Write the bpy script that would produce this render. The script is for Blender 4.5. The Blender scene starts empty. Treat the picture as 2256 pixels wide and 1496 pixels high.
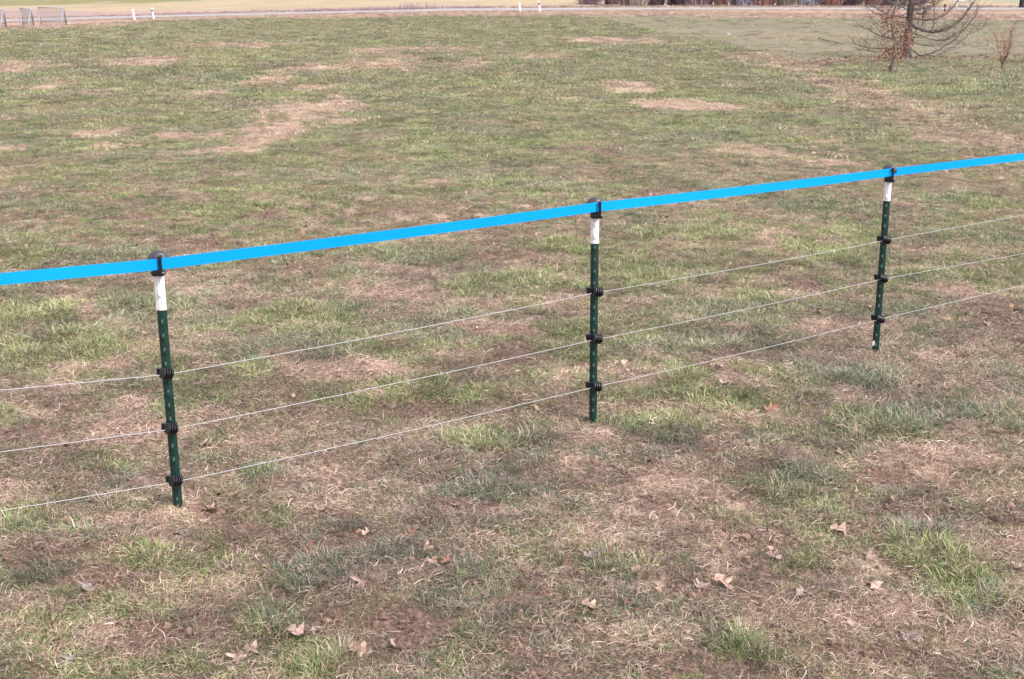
import bpy, math, random
import numpy as np
from mathutils import Vector, Matrix

random.seed(7)
rng = np.random.default_rng(11)
S = bpy.context.scene
C = S.collection
R = math.radians

# ------------------------------------------------------------------ camera
F = 2847.0                      # focal length of the photograph in its own pixels
CX, CY = 1128.0, 748.0
PITCH = R(16.2)
CAM = np.array([0.0, 0.0, 2.0])
cd = bpy.data.cameras.new('camera'); cam = bpy.data.objects.new('camera', cd); C.objects.link(cam)
cam.location = CAM; cam.rotation_euler = (R(90) - PITCH, 0, 0)
cd.sensor_width = 36; cd.lens = 36 * F / 2256; cd.clip_start = 0.05; cd.clip_end = 4000
cd.dof.use_dof = True; cd.dof.focus_distance = 5.6; cd.dof.aperture_fstop = 13
S.camera = cam

# ------------------------------------------------------------------ light
w = bpy.data.worlds.new('World'); S.world = w; w.use_nodes = True
wn, wl = w.node_tree.nodes, w.node_tree.links
bg = wn['Background']
sky = wn.new('ShaderNodeTexSky'); sky.sky_type = 'NISHITA'; sky.sun_disc = False
SUN_EL, SUN_AZ = R(46), R(128)          # azimuth clockwise from +Y
sky.sun_elevation = SUN_EL; sky.sun_rotation = SUN_AZ
sky.air_density = 1.0; sky.dust_density = 4.0; sky.ozone_density = 0.6
cloud = wn.new('ShaderNodeMixRGB'); cloud.inputs[0].default_value = 0.55      # thin even cloud
cloud.inputs[2].default_value = (6.5, 6.25, 6.35, 1)
wl.new(sky.outputs[0], cloud.inputs[1]); wl.new(cloud.outputs[0], bg.inputs[0])
bg.inputs[1].default_value = 0.118
sl = bpy.data.lights.new('sun', 'SUN'); so = bpy.data.objects.new('sun', sl); C.objects.link(so)
sl.energy = 2.3; sl.angle = R(14); sl.color = (1.0, 0.95, 0.92)
sd = Vector((math.sin(SUN_AZ) * math.cos(SUN_EL), math.cos(SUN_AZ) * math.cos(SUN_EL), math.sin(SUN_EL)))
so.rotation_euler = sd.to_track_quat('Z', 'Y').to_euler()
S.view_settings.view_transform = 'Standard'; S.view_settings.look = 'None'
S.view_settings.exposure = 1.15; S.view_settings.gamma = 1.0; S.view_settings.use_curve_mapping = False

# ------------------------------------------------------------------ helpers
def tag(o, label=None, cat=None, group=None, kind=None):
    if label: o['label'] = label
    if cat: o['category'] = cat
    if group: o['group'] = group
    if kind: o['kind'] = kind
    return o
def empty(name, loc=(0, 0, 0), rz=0.0):
    o = bpy.data.objects.new(name, None); C.objects.link(o); o.location = loc; o.rotation_euler = (0, 0, rz)
    o.empty_display_size = 0.1
    return o
def mesh_obj(name, V, Fc, mat=None, parent=None, smooth=False, loc=None):
    me = bpy.data.meshes.new(name); me.from_pydata([tuple(v) for v in V], [], [tuple(f) for f in Fc])
    if mat: me.materials.append(mat)
    if smooth: me.polygons.foreach_set('use_smooth', [True] * len(me.polygons))
    me.update()
    o = bpy.data.objects.new(name, me); C.objects.link(o)
    if parent: o.parent = parent
    if loc is not None: o.location = loc
    return o
class MB:
    def __init__(s): s.V = []; s.F = []
    def add(s, V, Fc):
        n = len(s.V); s.V += [tuple(v) for v in V]; s.F += [tuple(i + n for i in f) for f in Fc]; return s
    def box(s, c, d, rot=None):
        x, y, z = d[0] / 2, d[1] / 2, d[2] / 2
        P = [Vector((a * x, b * y, e * z)) for e in (-1, 1) for b in (-1, 1) for a in (-1, 1)]
        if rot is not None: P = [rot @ p for p in P]
        P = [p + Vector(c) for p in P]
        return s.add(P, [(0, 2, 3, 1), (4, 5, 7, 6), (0, 1, 5, 4), (2, 6, 7, 3), (0, 4, 6, 2), (1, 3, 7, 5)])
    def bevbox(s, c, d, b, rot=None):           # box with chamfered vertical edges and top
        x, y, z = d[0] / 2, d[1] / 2, d[2] / 2
        ring = [(x - b, -y), (x, -y + b), (x, y - b), (x - b, y), (-x + b, y), (-x, y - b), (-x, -y + b), (-x + b, -y)]
        def sh(r, k): return [(p[0] - math.copysign(k, p[0]), p[1] - math.copysign(k, p[1])) for p in r]
        L = [(sh(ring, b * .6), -z), (ring, -z + b * .6), (ring, z - b * .6), (sh(ring, b * .6), z)]
        P = [Vector((p[0], p[1], h)) for r, h in L for p in r]
        if rot is not None: P = [rot @ p for p in P]
        P = [p + Vector(c) for p in P]
        Fs = [tuple(reversed(range(8))), tuple(range(24, 32))]
        for k in range(3):
            for i in range(8): j = (i + 1) % 8; Fs.append((k * 8 + i, k * 8 + j, k * 8 + 8 + j, k * 8 + 8 + i))
        return s.add(P, Fs)
    def tube(s, pts, rad, n=6, cap=True):
        pts = [Vector(p) for p in pts]
        if not hasattr(rad, '__len__'): rad = [rad] * len(pts)
        V = []; up = None
        for i, p in enumerate(pts):
            t = (pts[min(i + 1, len(pts) - 1)] - pts[max(i - 1, 0)]).normalized()
            if up is None: up = Vector((0, 0, 1)) if abs(t.z) < .9 else Vector((1, 0, 0))
            a = t.cross(up)
            if a.length < 1e-5: a = t.cross(Vector((0, 1, 0)))
            a.normalize(); b = a.cross(t).normalized(); up = b
            for k in range(n):
                th = 2 * math.pi * k / n; V.append(p + (a * math.cos(th) + b * math.sin(th)) * rad[i])
        Fs = []
        for i in range(len(pts) - 1):
            for k in range(n):
                k2 = (k + 1) % n; Fs.append((i * n + k, i * n + k2, (i + 1) * n + k2, (i + 1) * n + k))
        if cap: Fs += [tuple(reversed(range(n))), tuple(range((len(pts) - 1) * n, len(pts) * n))]
        return s.add(V, Fs)
    def lathe(s, prof, n=20, M=None):           # profile of (r, z)
        V = [Vector((r * math.cos(2 * math.pi * k / n), r * math.sin(2 * math.pi * k / n), z)) for r, z in prof for k in range(n)]
        if M is not None: V = [M @ v for v in V]
        Fs = [(i * n + k, i * n + (k + 1) % n, (i + 1) * n + (k + 1) % n, (i + 1) * n + k) for i in range(len(prof) - 1) for k in range(n)]
        Fs += [tuple(reversed(range(n))), tuple(range((len(prof) - 1) * n, len(prof) * n))]
        return s.add(V, Fs)
    def build(s, name, mat, parent=None, smooth=False, loc=None):
        return mesh_obj(name, s.V, s.F, mat, parent, smooth, loc)

# vectorised value noise -----------------------------------------------------
TAB = rng.random((256, 256)).astype(np.float64)
def vnoise(x, y):
    xi = np.floor(x).astype(np.int64); yi = np.floor(y).astype(np.int64)
    fx = x - xi; fy = y - yi; fx = fx * fx * fx * (fx * (fx * 6 - 15) + 10); fy = fy * fy * fy * (fy * (fy * 6 - 15) + 10)
    a = TAB[xi & 255, yi & 255]; b = TAB[(xi + 1) & 255, yi & 255]
    c = TAB[xi & 255, (yi + 1) & 255]; d = TAB[(xi + 1) & 255, (yi + 1) & 255]
    return (a + (b - a) * fx) * (1 - fy) + (c + (d - c) * fx) * fy
def fbm(x, y, s, octv=4, seed=0, gain=.55):
    x = np.asarray(x, float) * s + seed * 37.3 + 1000; y = np.asarray(y, float) * s + seed * 91.7 + 1000
    t = 0; a = 1; n = 0
    for i in range(octv):
        t = t + a * vnoise(x, y); n += a; a *= gain
        x, y = (x * .8 - y * .6) * 2.03 + 17.1, (x * .6 + y * .8) * 2.03 + 5.7
    return t / n
def sst(a, b, x): t = np.clip((x - a) / (b - a), 0, 1); return t * t * (3 - 2 * t)

# terrain --------------------------------------------------------------------
def gbase(x, y):
    x = np.asarray(x, float); y = np.asarray(y, float)
    z = -0.0205 * (np.sqrt((np.clip(y, 0, 115) - 12) ** 2 + 9) + (np.clip(y, 0, 115) - 12)) / 2 + 0.0039
    z = z - 0.024 * np.clip(-x - 6, 0, 60) * sst(30, 125, y)
    return z
def gz(x, y):
    r = np.sqrt(np.asarray(x) ** 2 + np.asarray(y) ** 2)
    z = gbase(x, y)
    near = 1 - sst(16, 40, r)
    z = z + near * (0.050 * (fbm(x, y, .9, 3, 3) - .5) + 0.040 * (fbm(x, y, 5, 3, 4) - .5) + 0.030 * (fbm(x, y, 20, 3, 5) - .5))
    z = z + (1 - near) * 0.16 * (fbm(x, y, .35, 3, 6) - .5)
    return z
def ray(px, py):
    u = (px - CX) / F; v = (CY - py) / F; c, s = math.cos(PITCH), math.sin(PITCH)
    return np.array([u, c + v * s, -s + v * c])
def at(px, py):                                   # ground point seen there
    d = ray(px, py); lo, hi = 1.0, 900.0
    for _ in range(60):
        m = (lo + hi) / 2; p = CAM + d * m
        if p[2] > gbase(p[0], p[1]): lo = m
        else: hi = m
    p = CAM + d * lo; return Vector((p[0], p[1], float(gz(p[0], p[1]))))
def at_depth(px, py, Y):                          # point seen there on the vertical plane y = Y
    d = ray(px, py); t = Y / d[1]; return Vector(CAM + d * t)
def proj(p):
    c, s = math.cos(PITCH), math.sin(PITCH); dx, dy, dz = p[0], p[1], p[2] - 2.0
    zc = dy * c - dz * s; v = dy * s + dz * c; return CX + F * dx / zc, CY - F * v / zc

# ------------------------------------------------------------------ materials
def mat(name, col, rough=.6, spec=.5, metal=0.0, var=0.0, scale=30.0, bump=0.0, sheen=0):
    m = bpy.data.materials.new(name); m.use_nodes = True; nt = m.node_tree; b = nt.nodes['Principled BSDF']
    b.inputs['Base Color'].default_value = (*col, 1); b.inputs['Roughness'].default_value = rough
    b.inputs['Specular IOR Level'].default_value = spec; b.inputs['Metallic'].default_value = metal
    tc = nt.nodes.new('ShaderNodeTexCoord'); no = nt.nodes.new('ShaderNodeTexNoise')
    no.inputs['Scale'].default_value = scale; no.inputs['Detail'].default_value = 5
    nt.links.new(tc.outputs['Object'], no.inputs['Vector'])
    if var:
        mr = nt.nodes.new('ShaderNodeMapRange'); mr.inputs[3].default_value = 1 - var; mr.inputs[4].default_value = 1 + var
        mr.inputs[1].default_value = .3; mr.inputs[2].default_value = .7
        mx = nt.nodes.new('ShaderNodeMixRGB'); mx.blend_type = 'MULTIPLY'; mx.inputs[0].default_value = 1
        mx.inputs[1].default_value = (*col, 1); nt.links.new(no.outputs[0], mr.inputs[0]); nt.links.new(mr.outputs[0], mx.inputs[2])
        nt.links.new(mx.outputs[0], b.inputs['Base Color'])
    if bump:
        bp = nt.nodes.new('ShaderNodeBump'); bp.inputs['Strength'].default_value = bump; bp.inputs['Distance'].default_value = .01
        nt.links.new(no.outputs[0], bp.inputs['Height']); nt.links.new(bp.outputs[0], b.inputs['Normal'])
    return m
M_green = mat('green_enamel', (.0025, .028, .022), .42, .5, 0, .45, 18, .05)
M_white = mat('white_enamel', (.68, .67, .69), .45, .5, 0, .12, 22, .03)  # tone variation puts the grey shading of the post tips into the colour
M_black = mat('black_plastic', (.008, .008, .012), .34, .45, 0, .2, 60, .02)
M_cap = mat('weathered_black_plastic', (.042, .042, .052), .42, .5, 0, .2, 60, .05)
M_zinc = mat('galvanised_steel', (.55, .55, .58), .35, .5, .8, .1, 60)
M_wire = mat('galvanised_wire', (.35, .35, .38), .45, .5, .15, .15, 200)
M_asph = mat('pale_worn_asphalt', (.27, .26, .28), .8, .3, 0, .10, .8)
M_wood = mat('weathered_bark', (.105, .082, .082), .9, .2, 0, .4, 14, .6)
M_bark2 = mat('pale_young_bark', (.22, .17, .15), .8, .2, 0, .3, 30, .3)
M_dark_bark = mat('dark_bark', (.045, .038, .05), .9, .2, 0, .3, 8, .5)
M_twig = mat('bare_branch', (.11, .08, .085), .85, .2, 0, .3, 20)
M_red_twig = mat('reddish_twig', (.24, .125, .085), .8, .2, 0, .3, 20)
M_frame = mat('pale_galvanised_tube', (.27, .27, .31), .5, .4, .2, .08, 20)
M_stone = mat('pale_stone', (.42, .39, .37), .8, .3, 0, .15, 20)
M_sticker = mat('white_sticker', (.75, .77, .82), .5)
M_brownleaf = mat('brown_dead_leaf', (.25, .125, .085), .7, .3, 0, .6, 9)

def tape_mat():
    m = bpy.data.materials.new('cyan_woven_tape'); m.use_nodes = True; nt = m.node_tree; b = nt.nodes['Principled BSDF']
    b.inputs['Base Color'].default_value = (0.0, .285, .74, 1); b.inputs['Roughness'].default_value = .6
    b.inputs['Specular IOR Level'].default_value = .12
    tc = nt.nodes.new('ShaderNodeTexCoord'); wv = nt.nodes.new('ShaderNodeTexWave'); wv.inputs['Scale'].default_value = 60
    wv.bands_direction = 'Z'; nt.links.new(tc.outputs['Object'], wv.inputs['Vector'])
    bp = nt.nodes.new('ShaderNodeBump'); bp.inputs['Strength'].default_value = .15; bp.inputs['Distance'].default_value = .001
    no = nt.nodes.new('ShaderNodeTexNoise'); no.inputs['Scale'].default_value = 2.2; no.inputs['Detail'].default_value = 4; nt.links.new(tc.outputs['Object'], no.inputs['Vector'])
    cr = nt.nodes.new('ShaderNodeMixRGB'); cr.inputs[1].default_value = (0.0, .235, .68, 1); cr.inputs[2].default_value = (0.0, .28, .82, 1); nt.links.new(no.outputs[0], cr.inputs[0]); nt.links.new(cr.outputs[0], b.inputs['Base Color'])
    nt.links.new(wv.outputs[1], bp.inputs['Height']); nt.links.new(bp.outputs[0], b.inputs['Normal'])
    return m
M_tape = tape_mat()

# ------------------------------------------------------------------ patch map
P_GREEN = [(2030,1205,85,40),(2140,1295,110,40),(1660,1430,70,30),(1350,1260,60,25),(1090,975,110,32),(1560,870,125,40),(920,860,75,25),
 (750,770,120,30),(140,770,150,40),(330,672,120,24),(560,815,45,22),(1080,1080,75,25),(150,1170,60,25),(400,1152,28,12),(1760,1080,110,50),
 (1920,840,90,35),(1990,930,130,35),(700,1260,65,32),(590,1370,50,25),(1430,935,90,35),(350,1220,50,13),(880,1220,60,18),(1540,282,130,24),
 (1850,560,110,25),(1600,685,150,35),(700,695,130,25),(1400,600,150,30),(50,1150,60,30),(700,1470,60,26),(2200,930,60,30),(1160,400,120,14),
 (430,325,50,8),(210,320,60,8),(640,325,60,8),(200,375,80,10),(530,415,60,8),(110,450,120,14),(500,460,120,14),(380,380,60,9),(780,370,60,9),
 (1200,420,90,12),(1070,300,90,10),(700,300,70,8),(240,245,60,6),(380,265,80,7),(520,170,80,5),(560,210,90,6),(950,330,90,9),(1900,160,140,8),
 (2100,190,140,12),(1620,420,120,14),(1780,450,120,14),(2150,440,140,16),(1500,510,130,18),(1250,540,100,18),(2060,610,120,20),(60,620,80,20),
 (1040,640,110,22),(600,560,90,16),(1720,150,60,6),(600,210,70,6),(1150,620,90,20),(900,560,110,18),(250,560,90,18),(80,690,90,24),(1250,780,70,22),(1470,760,110,28),(640,760,90,24),(1020,880,60,24),(60,560,70,14)]
P_STRAW = [(710,232,75,9),(640,262,80,10),(600,300,75,10),(520,328,70,8),(760,268,40,6),(30,330,40,4),(470,205,40,4),(275,925,90,30),(260,975,90,28),(560,970,60,16),(800,825,160,22),(890,650,55,12),(1490,1078,115,30),(1610,850,75,16),(1400,840,60,14),
 (340,1150,100,26),(1250,1255,60,26),(1700,1335,90,36),(660,240,90,13),(630,285,90,14),(570,305,60,9),(840,138,90,9),(710,150,70,7),(600,173,35,7),
 (310,138,70,6),(60,148,80,7),(190,205,45,6),(1385,190,65,10),(1500,232,95,8),(1040,142,40,6),(230,292,55,6),(120,190,50,5),(1880,360,70,10),
 (1250,215,25,4),(690,192,40,5),(970,397,40,5),(800,435,40,5),(440,335,40,4),(30,262,25,3),(1820,320,70,7),(1200,125,60,4),(1650,330,80,7),
 (260,800,50,14),(170,860,80,14),(1100,730,90,18),(1900,1350,120,24),(1300,1380,80,24),(60,1330,100,40),(2100,640,60,16),(1850,720,80,16),
 (2100,1010,100,22),(250,320,50,4),(390,300,80,4),(100,60,200,3),(500,100,120,4),(900,110,140,4),(1350,90,120,4)]
P_SOIL = [(920,900,170,26),(1160,790,130,30),(170,900,130,30),(80,965,70,22),(90,1215,110,38),(200,1290,110,30),(1150,1330,150,36),(1380,1045,90,20),
 (1420,1110,90,18),(1740,622,80,20),(640,590,80,14),(2210,700,80,50),(1700,1180,70,22),(560,470,60,8),(300,480,50,7),(860,470,60,7),
 (440,540,100,14),(1320,330,60,8),(620,1060,80,20),(1000,1110,80,22),(480,1130,60,20),(560,1180,80,24),(1950,1060,90,26),(900,1400,120,30),
 (380,1400,120,40),(1500,1460,150,30),(2000,1440,120,24),(1120,560,90,14),(1320,700,90,16),(2230,1130,60,30),(1050,800,70,16),(760,1190,60,18)]
def to_world(L):
    out = []
    for cx, cy, rx, ry in L:
        p = at(cx, cy); zc = p.y * math.cos(PITCH) - (p.z - 2) * math.sin(PITCH)
        b = abs(at(cx, cy - ry).y - at(cx, cy + ry).y) / 2 * (1.6 if cy < 350 else 1)
        out.append((p.x, p.y, rx * zc / F, max(b, .05)))
    return out
WG, WS, WB = to_world(P_GREEN), to_world(P_STRAW), to_world(P_SOIL)
def poly_world(L): return [tuple(at(a, b))[:2] for a, b in L]
BANK = poly_world([(1640, 118), (1760, 150), (1850, 190), (1900, 205), (2000, 250), (2090, 285), (2200, 325), (2330, 370)])
FURROW = poly_world([(1700, 145), (1790, 142), (1880, 134), (1950, 130), (2060, 127), (2150, 126)])
FIELD = poly_world([(1330, 42), (1440, 62), (1560, 95), (1640, 118), (1780, 141), (1950, 129), (2100, 122), (2400, 118)])
VERGE = poly_world([(-900, 88), (-200, 70), (0, 62), (150, 58), (300, 49), (440, 44), (760, 42), (1100, 37), (1240, 36), (1500, 37), (1750, 39), (2256, 43), (3200, 50)])
ROADL = poly_world([(-900, 64), (-200, 52), (0, 48), (300, 40), (600, 32.5), (900, 26.5), (1130, 23.5), (1340, 22), (1700, 21.5), (2256, 22), (3200, 25)])
PINK_TOP = poly_world([(-600, 24), (0, 22), (300, 25), (700, 19), (1000, 12), (1200, 12), (1290, 17), (1340, 19), (2256, 17), (3000, 17)])
TAN_TOP = poly_world([(-600, 16), (0, 14), (200, 8), (330, 8), (430, 2), (600, -6), (1000, -12)])
def seg_dist(x, y, P):
    d = np.full(np.shape(x), 1e9)
    for (ax, ay), (bx, by) in zip(P[:-1], P[1:]):
        vx, vy = bx - ax, by - ay; L = vx * vx + vy * vy + 1e-9
        t = np.clip(((x - ax) * vx + (y - ay) * vy) / L, 0, 1)
        d = np.minimum(d, np.hypot(x - ax - t * vx, y - ay - t * vy))
    return d
def ycurve(P, x):
    P = sorted(P); return np.interp(x, [p[0] for p in P], [p[1] for p in P])
def blobs(x, y, L, nz):
    t = np.zeros(np.shape(x))
    for cx, cy, a, b in L:
        m = np.abs(x - cx) < a * 2.2
        if not m.any(): continue
        q = np.sqrt(((x[m] - cx) / a) ** 2 + ((y[m] - cy) / b) ** 2) + (nz[m] - .5) * (2.0 + 2.6 * sst(9, 16, y[m]))
        t[m] = np.maximum(t[m], 1 - sst(.70, 1.10, q))
    return t
def weights(x, y):
    x = np.asarray(x, float); y = np.asarray(y, float); r = np.hypot(x, y)
    big = fbm(x, y, .6, 3, 21); mid = fbm(x, y, 4.2, 4, 22); fine = fbm(x, y, 15, 3, 23)
    g = .26 * big + .38 * mid + .36 * fine
    wgreen = sst(.455 + .02 * (1 - sst(4, 6.5, r)), .57 + .04 * (1 - sst(4, 6.5, r)), g) * (.80 + .20 * sst(4, 6, r))
    sbig = fbm(x, y, .8, 4, 31); smid = fbm(x, y, 6.0, 3, 32)
    wstraw = sst(.52, .64, .42 * sbig + .58 * smid) * .75; wstraw = wstraw * (1 - .6 * sst(7, 16, r))
    wsoil = sst(.50, .63, .36 * fbm(x, y, 1.3, 4, 41) + .64 * fbm(x, y, 7.5, 3, 42))
    far = sst(8, 22, r); wsoil = wsoil * (1 - .55 * far); wgreen = np.clip(wgreen * (1 - .1 * far) + .22 * far + .10 * sst(4.8, 6.5, r), 0, 1); wsoil = wsoil * (1 - .35 * sst(5, 7, r))
    nz = fbm(x, y, 4.5, 4, 51) * (1 - far) + (.5 * fbm(x, y * .6, 1.5, 5, 52, .7) + .5 * fbm(x * .7, y * .45, 6, 4, 53, .7)) * far
    bg_, bs_, bb_ = blobs(x, y, WG, nz), blobs(x, y, WS, nz), blobs(x, y, WB, nz)
    k = 1 - .8 * np.maximum(bs_, bb_)
    wgreen = np.clip(wgreen * k + bg_ * .95, 0, 1)
    wstraw = np.clip(wstraw * (1 - .8 * np.maximum(bg_, bb_)) + bs_, 0, 1)
    wsoil = np.clip(wsoil * (1 - .8 * np.maximum(bg_, bs_)) + bb_ * .9, 0, 1)
    # dry worn strip along the edge of the lawn on the right, with a bare bank beside it
    dn = seg_dist(x, y, BANK)
    st = (1 - sst(.1, .95, dn + (nz - .5) * 3.4)); wstraw = np.maximum(wstraw, st * .75); wgreen *= 1 - .55 * st
    bk = (1 - sst(.05, .40, dn + (nz - .5) * 1.1)); wsoil = np.maximum(wsoil, bk * .6); wstraw *= 1 - .45 * bk
    fu = 1 - sst(.1, .9, seg_dist(x, y, FURROW) + (nz - .5) * .9); wsoil = np.maximum(wsoil, fu); wgreen *= 1 - .8 * fu
    return wgreen, wstraw, wsoil, nz
def zones(x, y):
    """colour and weight of the land beyond the lawn"""
    x = np.asarray(x, float); y = np.asarray(y, float)
    col = np.zeros(x.shape + (4,))
    def put(m, c):
        m = m[..., None]; cc = np.array([*c, 1.0]); col[...] = col * (1 - m) + cc * m
    n = fbm(x, y, .25, 4, 61); n2 = fbm(x * .35, y, .5, 3, 62)
    fy = ycurve([p for p in FIELD], x); fx0 = FIELD[0][0]
    right = sst(-.6, .6, (y - fy) + (n - .5) * 3) * sst(FIELD[0][0] - 3, FIELD[0][0] + 1, x + 0 * y)
    put(right * .83, (.222, .196, .146))
    vy = ycurve(VERGE, x); ry = ycurve(ROADL, x)
    put(sst(-1.0, 1.0, y - vy + (n - .5) * 2), (.33, .225, .185))
    put(sst(-4.2, -3.2, y - ry), (.15, .12, .09))
    put(sst(2.0, 3.0, y - ry), (.30, .215, .20))
    pk = ycurve(PINK_TOP, x); put(sst(-4, 4, y - pk + (n - .5) * 12), (.33, .265, .18))
    gt = ycurve(TAN_TOP, x); put(sst(-5, 5, y - gt + (n - .5) * 14) * (1 - sst(-48, -34, x + (n - .5) * 20)), (.205, .19, .095))
    put(sst(6, 14, y - ry + (n - .5) * 8) * sst(52, 58, x), (.25, .245, .175))
    col[..., :3] *= (.80 + .40 * n2)[..., None]; n3 = sst(.5, .62, fbm(x * .4, y, .35, 4, 63))[..., None] * sst(0, 1, vy - y)[..., None] * .5
    col[..., :3] = col[..., :3] * (1 - n3) + np.array([.245, .19, .145]) * n3
    return col

def ground_material():
    m = bpy.data.materials.new('meadow_ground'); m.use_nodes = True; nt = m.node_tree; N = nt.nodes; L = nt.links
    b = N['Principled BSDF']; b.inputs['Roughness'].default_value = .95; b.inputs['Specular IOR Level'].default_value = .1
    def noise(sc, det=4, rough=.6):
        tc = N.new('ShaderNodeTexCoord'); n = N.new('ShaderNodeTexNoise'); n.inputs['Scale'].default_value = sc
        n.inputs['Detail'].default_value = det; n.inputs['Roughness'].default_value = rough; L.new(tc.outputs['Object'], n.inputs['Vector']); return n.outputs[0]
    def ramp(src, a, c):
        r = N.new('ShaderNodeMapRange'); r.interpolation_type = 'SMOOTHSTEP'; r.inputs[1].default_value = a; r.inputs[2].default_value = c; L.new(src, r.inputs[0]); return r.outputs[0]
    def mix(f, a, c, mode='MIX'):
        x = N.new('ShaderNodeMixRGB'); x.blend_type = mode
        for i, s_ in enumerate((f, a, c)):
            if isinstance(s_, (int, float)): x.inputs[i].default_value = s_
            elif isinstance(s_, tuple): x.inputs[i].default_value = (*s_, 1)
            else: L.new(s_, x.inputs[i])
        return x.outputs[0]
    def math_(op, a, c):
        x = N.new('ShaderNodeMath'); x.operation = op
        for i, s_ in enumerate((a, c)):
            if isinstance(s_, (int, float)): x.inputs[i].default_value = s_
            else: L.new(s_, x.inputs[i])
        return x.outputs[0]
    at1 = N.new('ShaderNodeAttribute'); at1.attribute_name = 'cover'
    sp = N.new('ShaderNodeSeparateColor'); L.new(at1.outputs[0], sp.inputs[0])
    at2 = N.new('ShaderNodeAttribute'); at2.attribute_name = 'land'
    n1 = noise(60, 8, .8); n2 = noise(9, 5, .7); n3 = noise(140, 3, .6); n4 = noise(2.5, 4, .65)
    soil = mix(ramp(n1, .35, .65), (.085, .050, .038), (.27, .180, .145))
    mixed = mix(ramp(n3, .4, .6), (.105, .085, .050), (.26, .205, .13))
    green = mix(ramp(n1, .35, .68), (.085, .105, .038), (.20, .22, .105))
    straw = mix(ramp(n3, .35, .65), (.26, .185, .135), (.50, .385, .29))
    j = math_('MULTIPLY', math_('SUBTRACT', n2, .5), 1.3)
    def wgt(o, a=.3, c=.75): return ramp(math_('ADD', o, j), a, c)
    c = mix(wgt(sp.outputs[0]), mixed, green)
    c = mix(wgt(sp.outputs[2]), c, soil)
    c = mix(wgt(sp.outputs[1]), c, straw)
    c = mix(.8, c, mix(ramp(n4, .3, .7), (.72, .72, .72), (1.2, 1.2, 1.2)), 'MULTIPLY')
    far = mix(1.0, at2.outputs[0], mix(ramp(noise(5, 6, .75), .3, .7), (.78, .78, .76), (1.2, 1.2, 1.22)), 'MULTIPLY')
    c = mix(at2.outputs[3], c, far)
    L.new(c, b.inputs['Base Color'])
    bp = N.new('ShaderNodeBump'); bp.inputs['Strength'].default_value = .9; bp.inputs['Distance'].default_value = .012
    L.new(math_('ADD', n1, math_('MULTIPLY', n3, .5)), bp.inputs['Height']); L.new(bp.outputs[0], b.inputs['Normal'])
    return m

# ------------------------------------------------------------------ ground sheet
def build_ground():
    ang = np.concatenate([np.linspace(-180, -40, 36, endpoint=False), np.linspace(-40, -27, 40, endpoint=False),
                          np.linspace(-27, 27, 520, endpoint=False), np.linspace(27, 40, 40, endpoint=False), np.linspace(40, 180, 36, endpoint=False)])
    ang = np.radians(ang)
    rad = np.concatenate([np.linspace(.15, 2.4, 14, endpoint=False), np.geomspace(2.4, 60, 600, endpoint=False), np.geomspace(60, 200, 90, endpoint=False), np.geomspace(200, 2500, 30)])
    A, Rr = np.meshgrid(ang, rad); X = (Rr * np.sin(A)).ravel(); Y = (Rr * np.cos(A)).ravel(); Z = gz(X, Y)
    na, nr = len(ang), len(rad)
    V = np.column_stack([X, Y, Z]); V = np.vstack([V, [0, 0, float(gz(0., 0.))]])
    i = np.arange(nr - 1)[:, None] * na; k = np.arange(na)[None]; k2 = (k + 1) % na
    Q = np.stack([i + k, i + na + k, i + na + k2, i + k2], -1).reshape(-1, 4)[:, ::-1]
    Tc = np.column_stack([np.full(na, nr * na), np.arange(na), (np.arange(na) + 1) % na])[:, ::-1]
    me = bpy.data.meshes.new('ground')
    nl = Q.size + Tc.size
    me.vertices.add(len(V)); me.vertices.foreach_set('co', V.ravel())
    me.loops.add(nl); me.loops.foreach_set('vertex_index', np.concatenate([Q.ravel(), Tc.ravel()]).astype(np.int32))
    me.polygons.add(len(Q) + len(Tc))
    st = np.concatenate([np.arange(len(Q)) * 4, Q.size + np.arange(len(Tc)) * 3]).astype(np.int32)
    me.polygons.foreach_set('loop_start', st)
    me.update(calc_edges=True); me.validate()
    me.polygons.foreach_set('use_smooth', np.ones(len(me.polygons), bool))
    wg, ws, wb, _ = weights(V[:, 0], V[:, 1]); zc = zones(V[:, 0], V[:, 1])
    a = me.attributes.new('cover', 'FLOAT_COLOR', 'POINT'); a.data.foreach_set('color', np.column_stack([wg, ws, wb, np.ones(len(V))]).astype(np.float32).ravel())
    a = me.attributes.new('land', 'FLOAT_COLOR', 'POINT'); a.data.foreach_set('color', zc.astype(np.float32).ravel())
    me.materials.append(ground_material())
    o = bpy.data.objects.new('ground', me); C.objects.link(o); o['kind'] = 'structure'
build_ground()

def build_road():
    P = [Vector((x, y, 0)) for x, y in ROADL]; Q = []
    for a, b in zip(P[:-1], P[1:]):
        for k in range(8): Q.append(a.lerp(b, k / 8))
    Q.append(P[-1]); V = []; Fs = []
    prof = [(-4.4, -.25), (-2.6, .10), (-2.45, .14), (0, .20), (2.45, .14), (2.6, .10), (4.2, -.25)]
    for i, p in enumerate(Q):
        t = (Q[min(i + 1, len(Q) - 1)] - Q[max(i - 1, 0)]).normalized(); n = Vector((-t.y, t.x, 0)); z0 = float(gbase(p.x, p.y))
        for s_, h in prof: q = p + n * s_; V.append((q.x, q.y, z0 + h))
    k = len(prof)
    road_f, ver_f = [], []
    for i in range(len(Q) - 1):
        for j in range(k - 1): (road_f if 1 < j < 4 else ver_f).append((i * k + j, (i + 1) * k + j, (i + 1) * k + j + 1, i * k + j + 1)[::-1])
    tag(mesh_obj('road', V, road_f, M_asph), kind='structure')
    tag(mesh_obj('road_shoulder', V, ver_f, mat('dry_shoulder', (.235, .175, .13), .9, .1, 0, .3, 1.5, .3)), kind='structure')
build_road()

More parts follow.
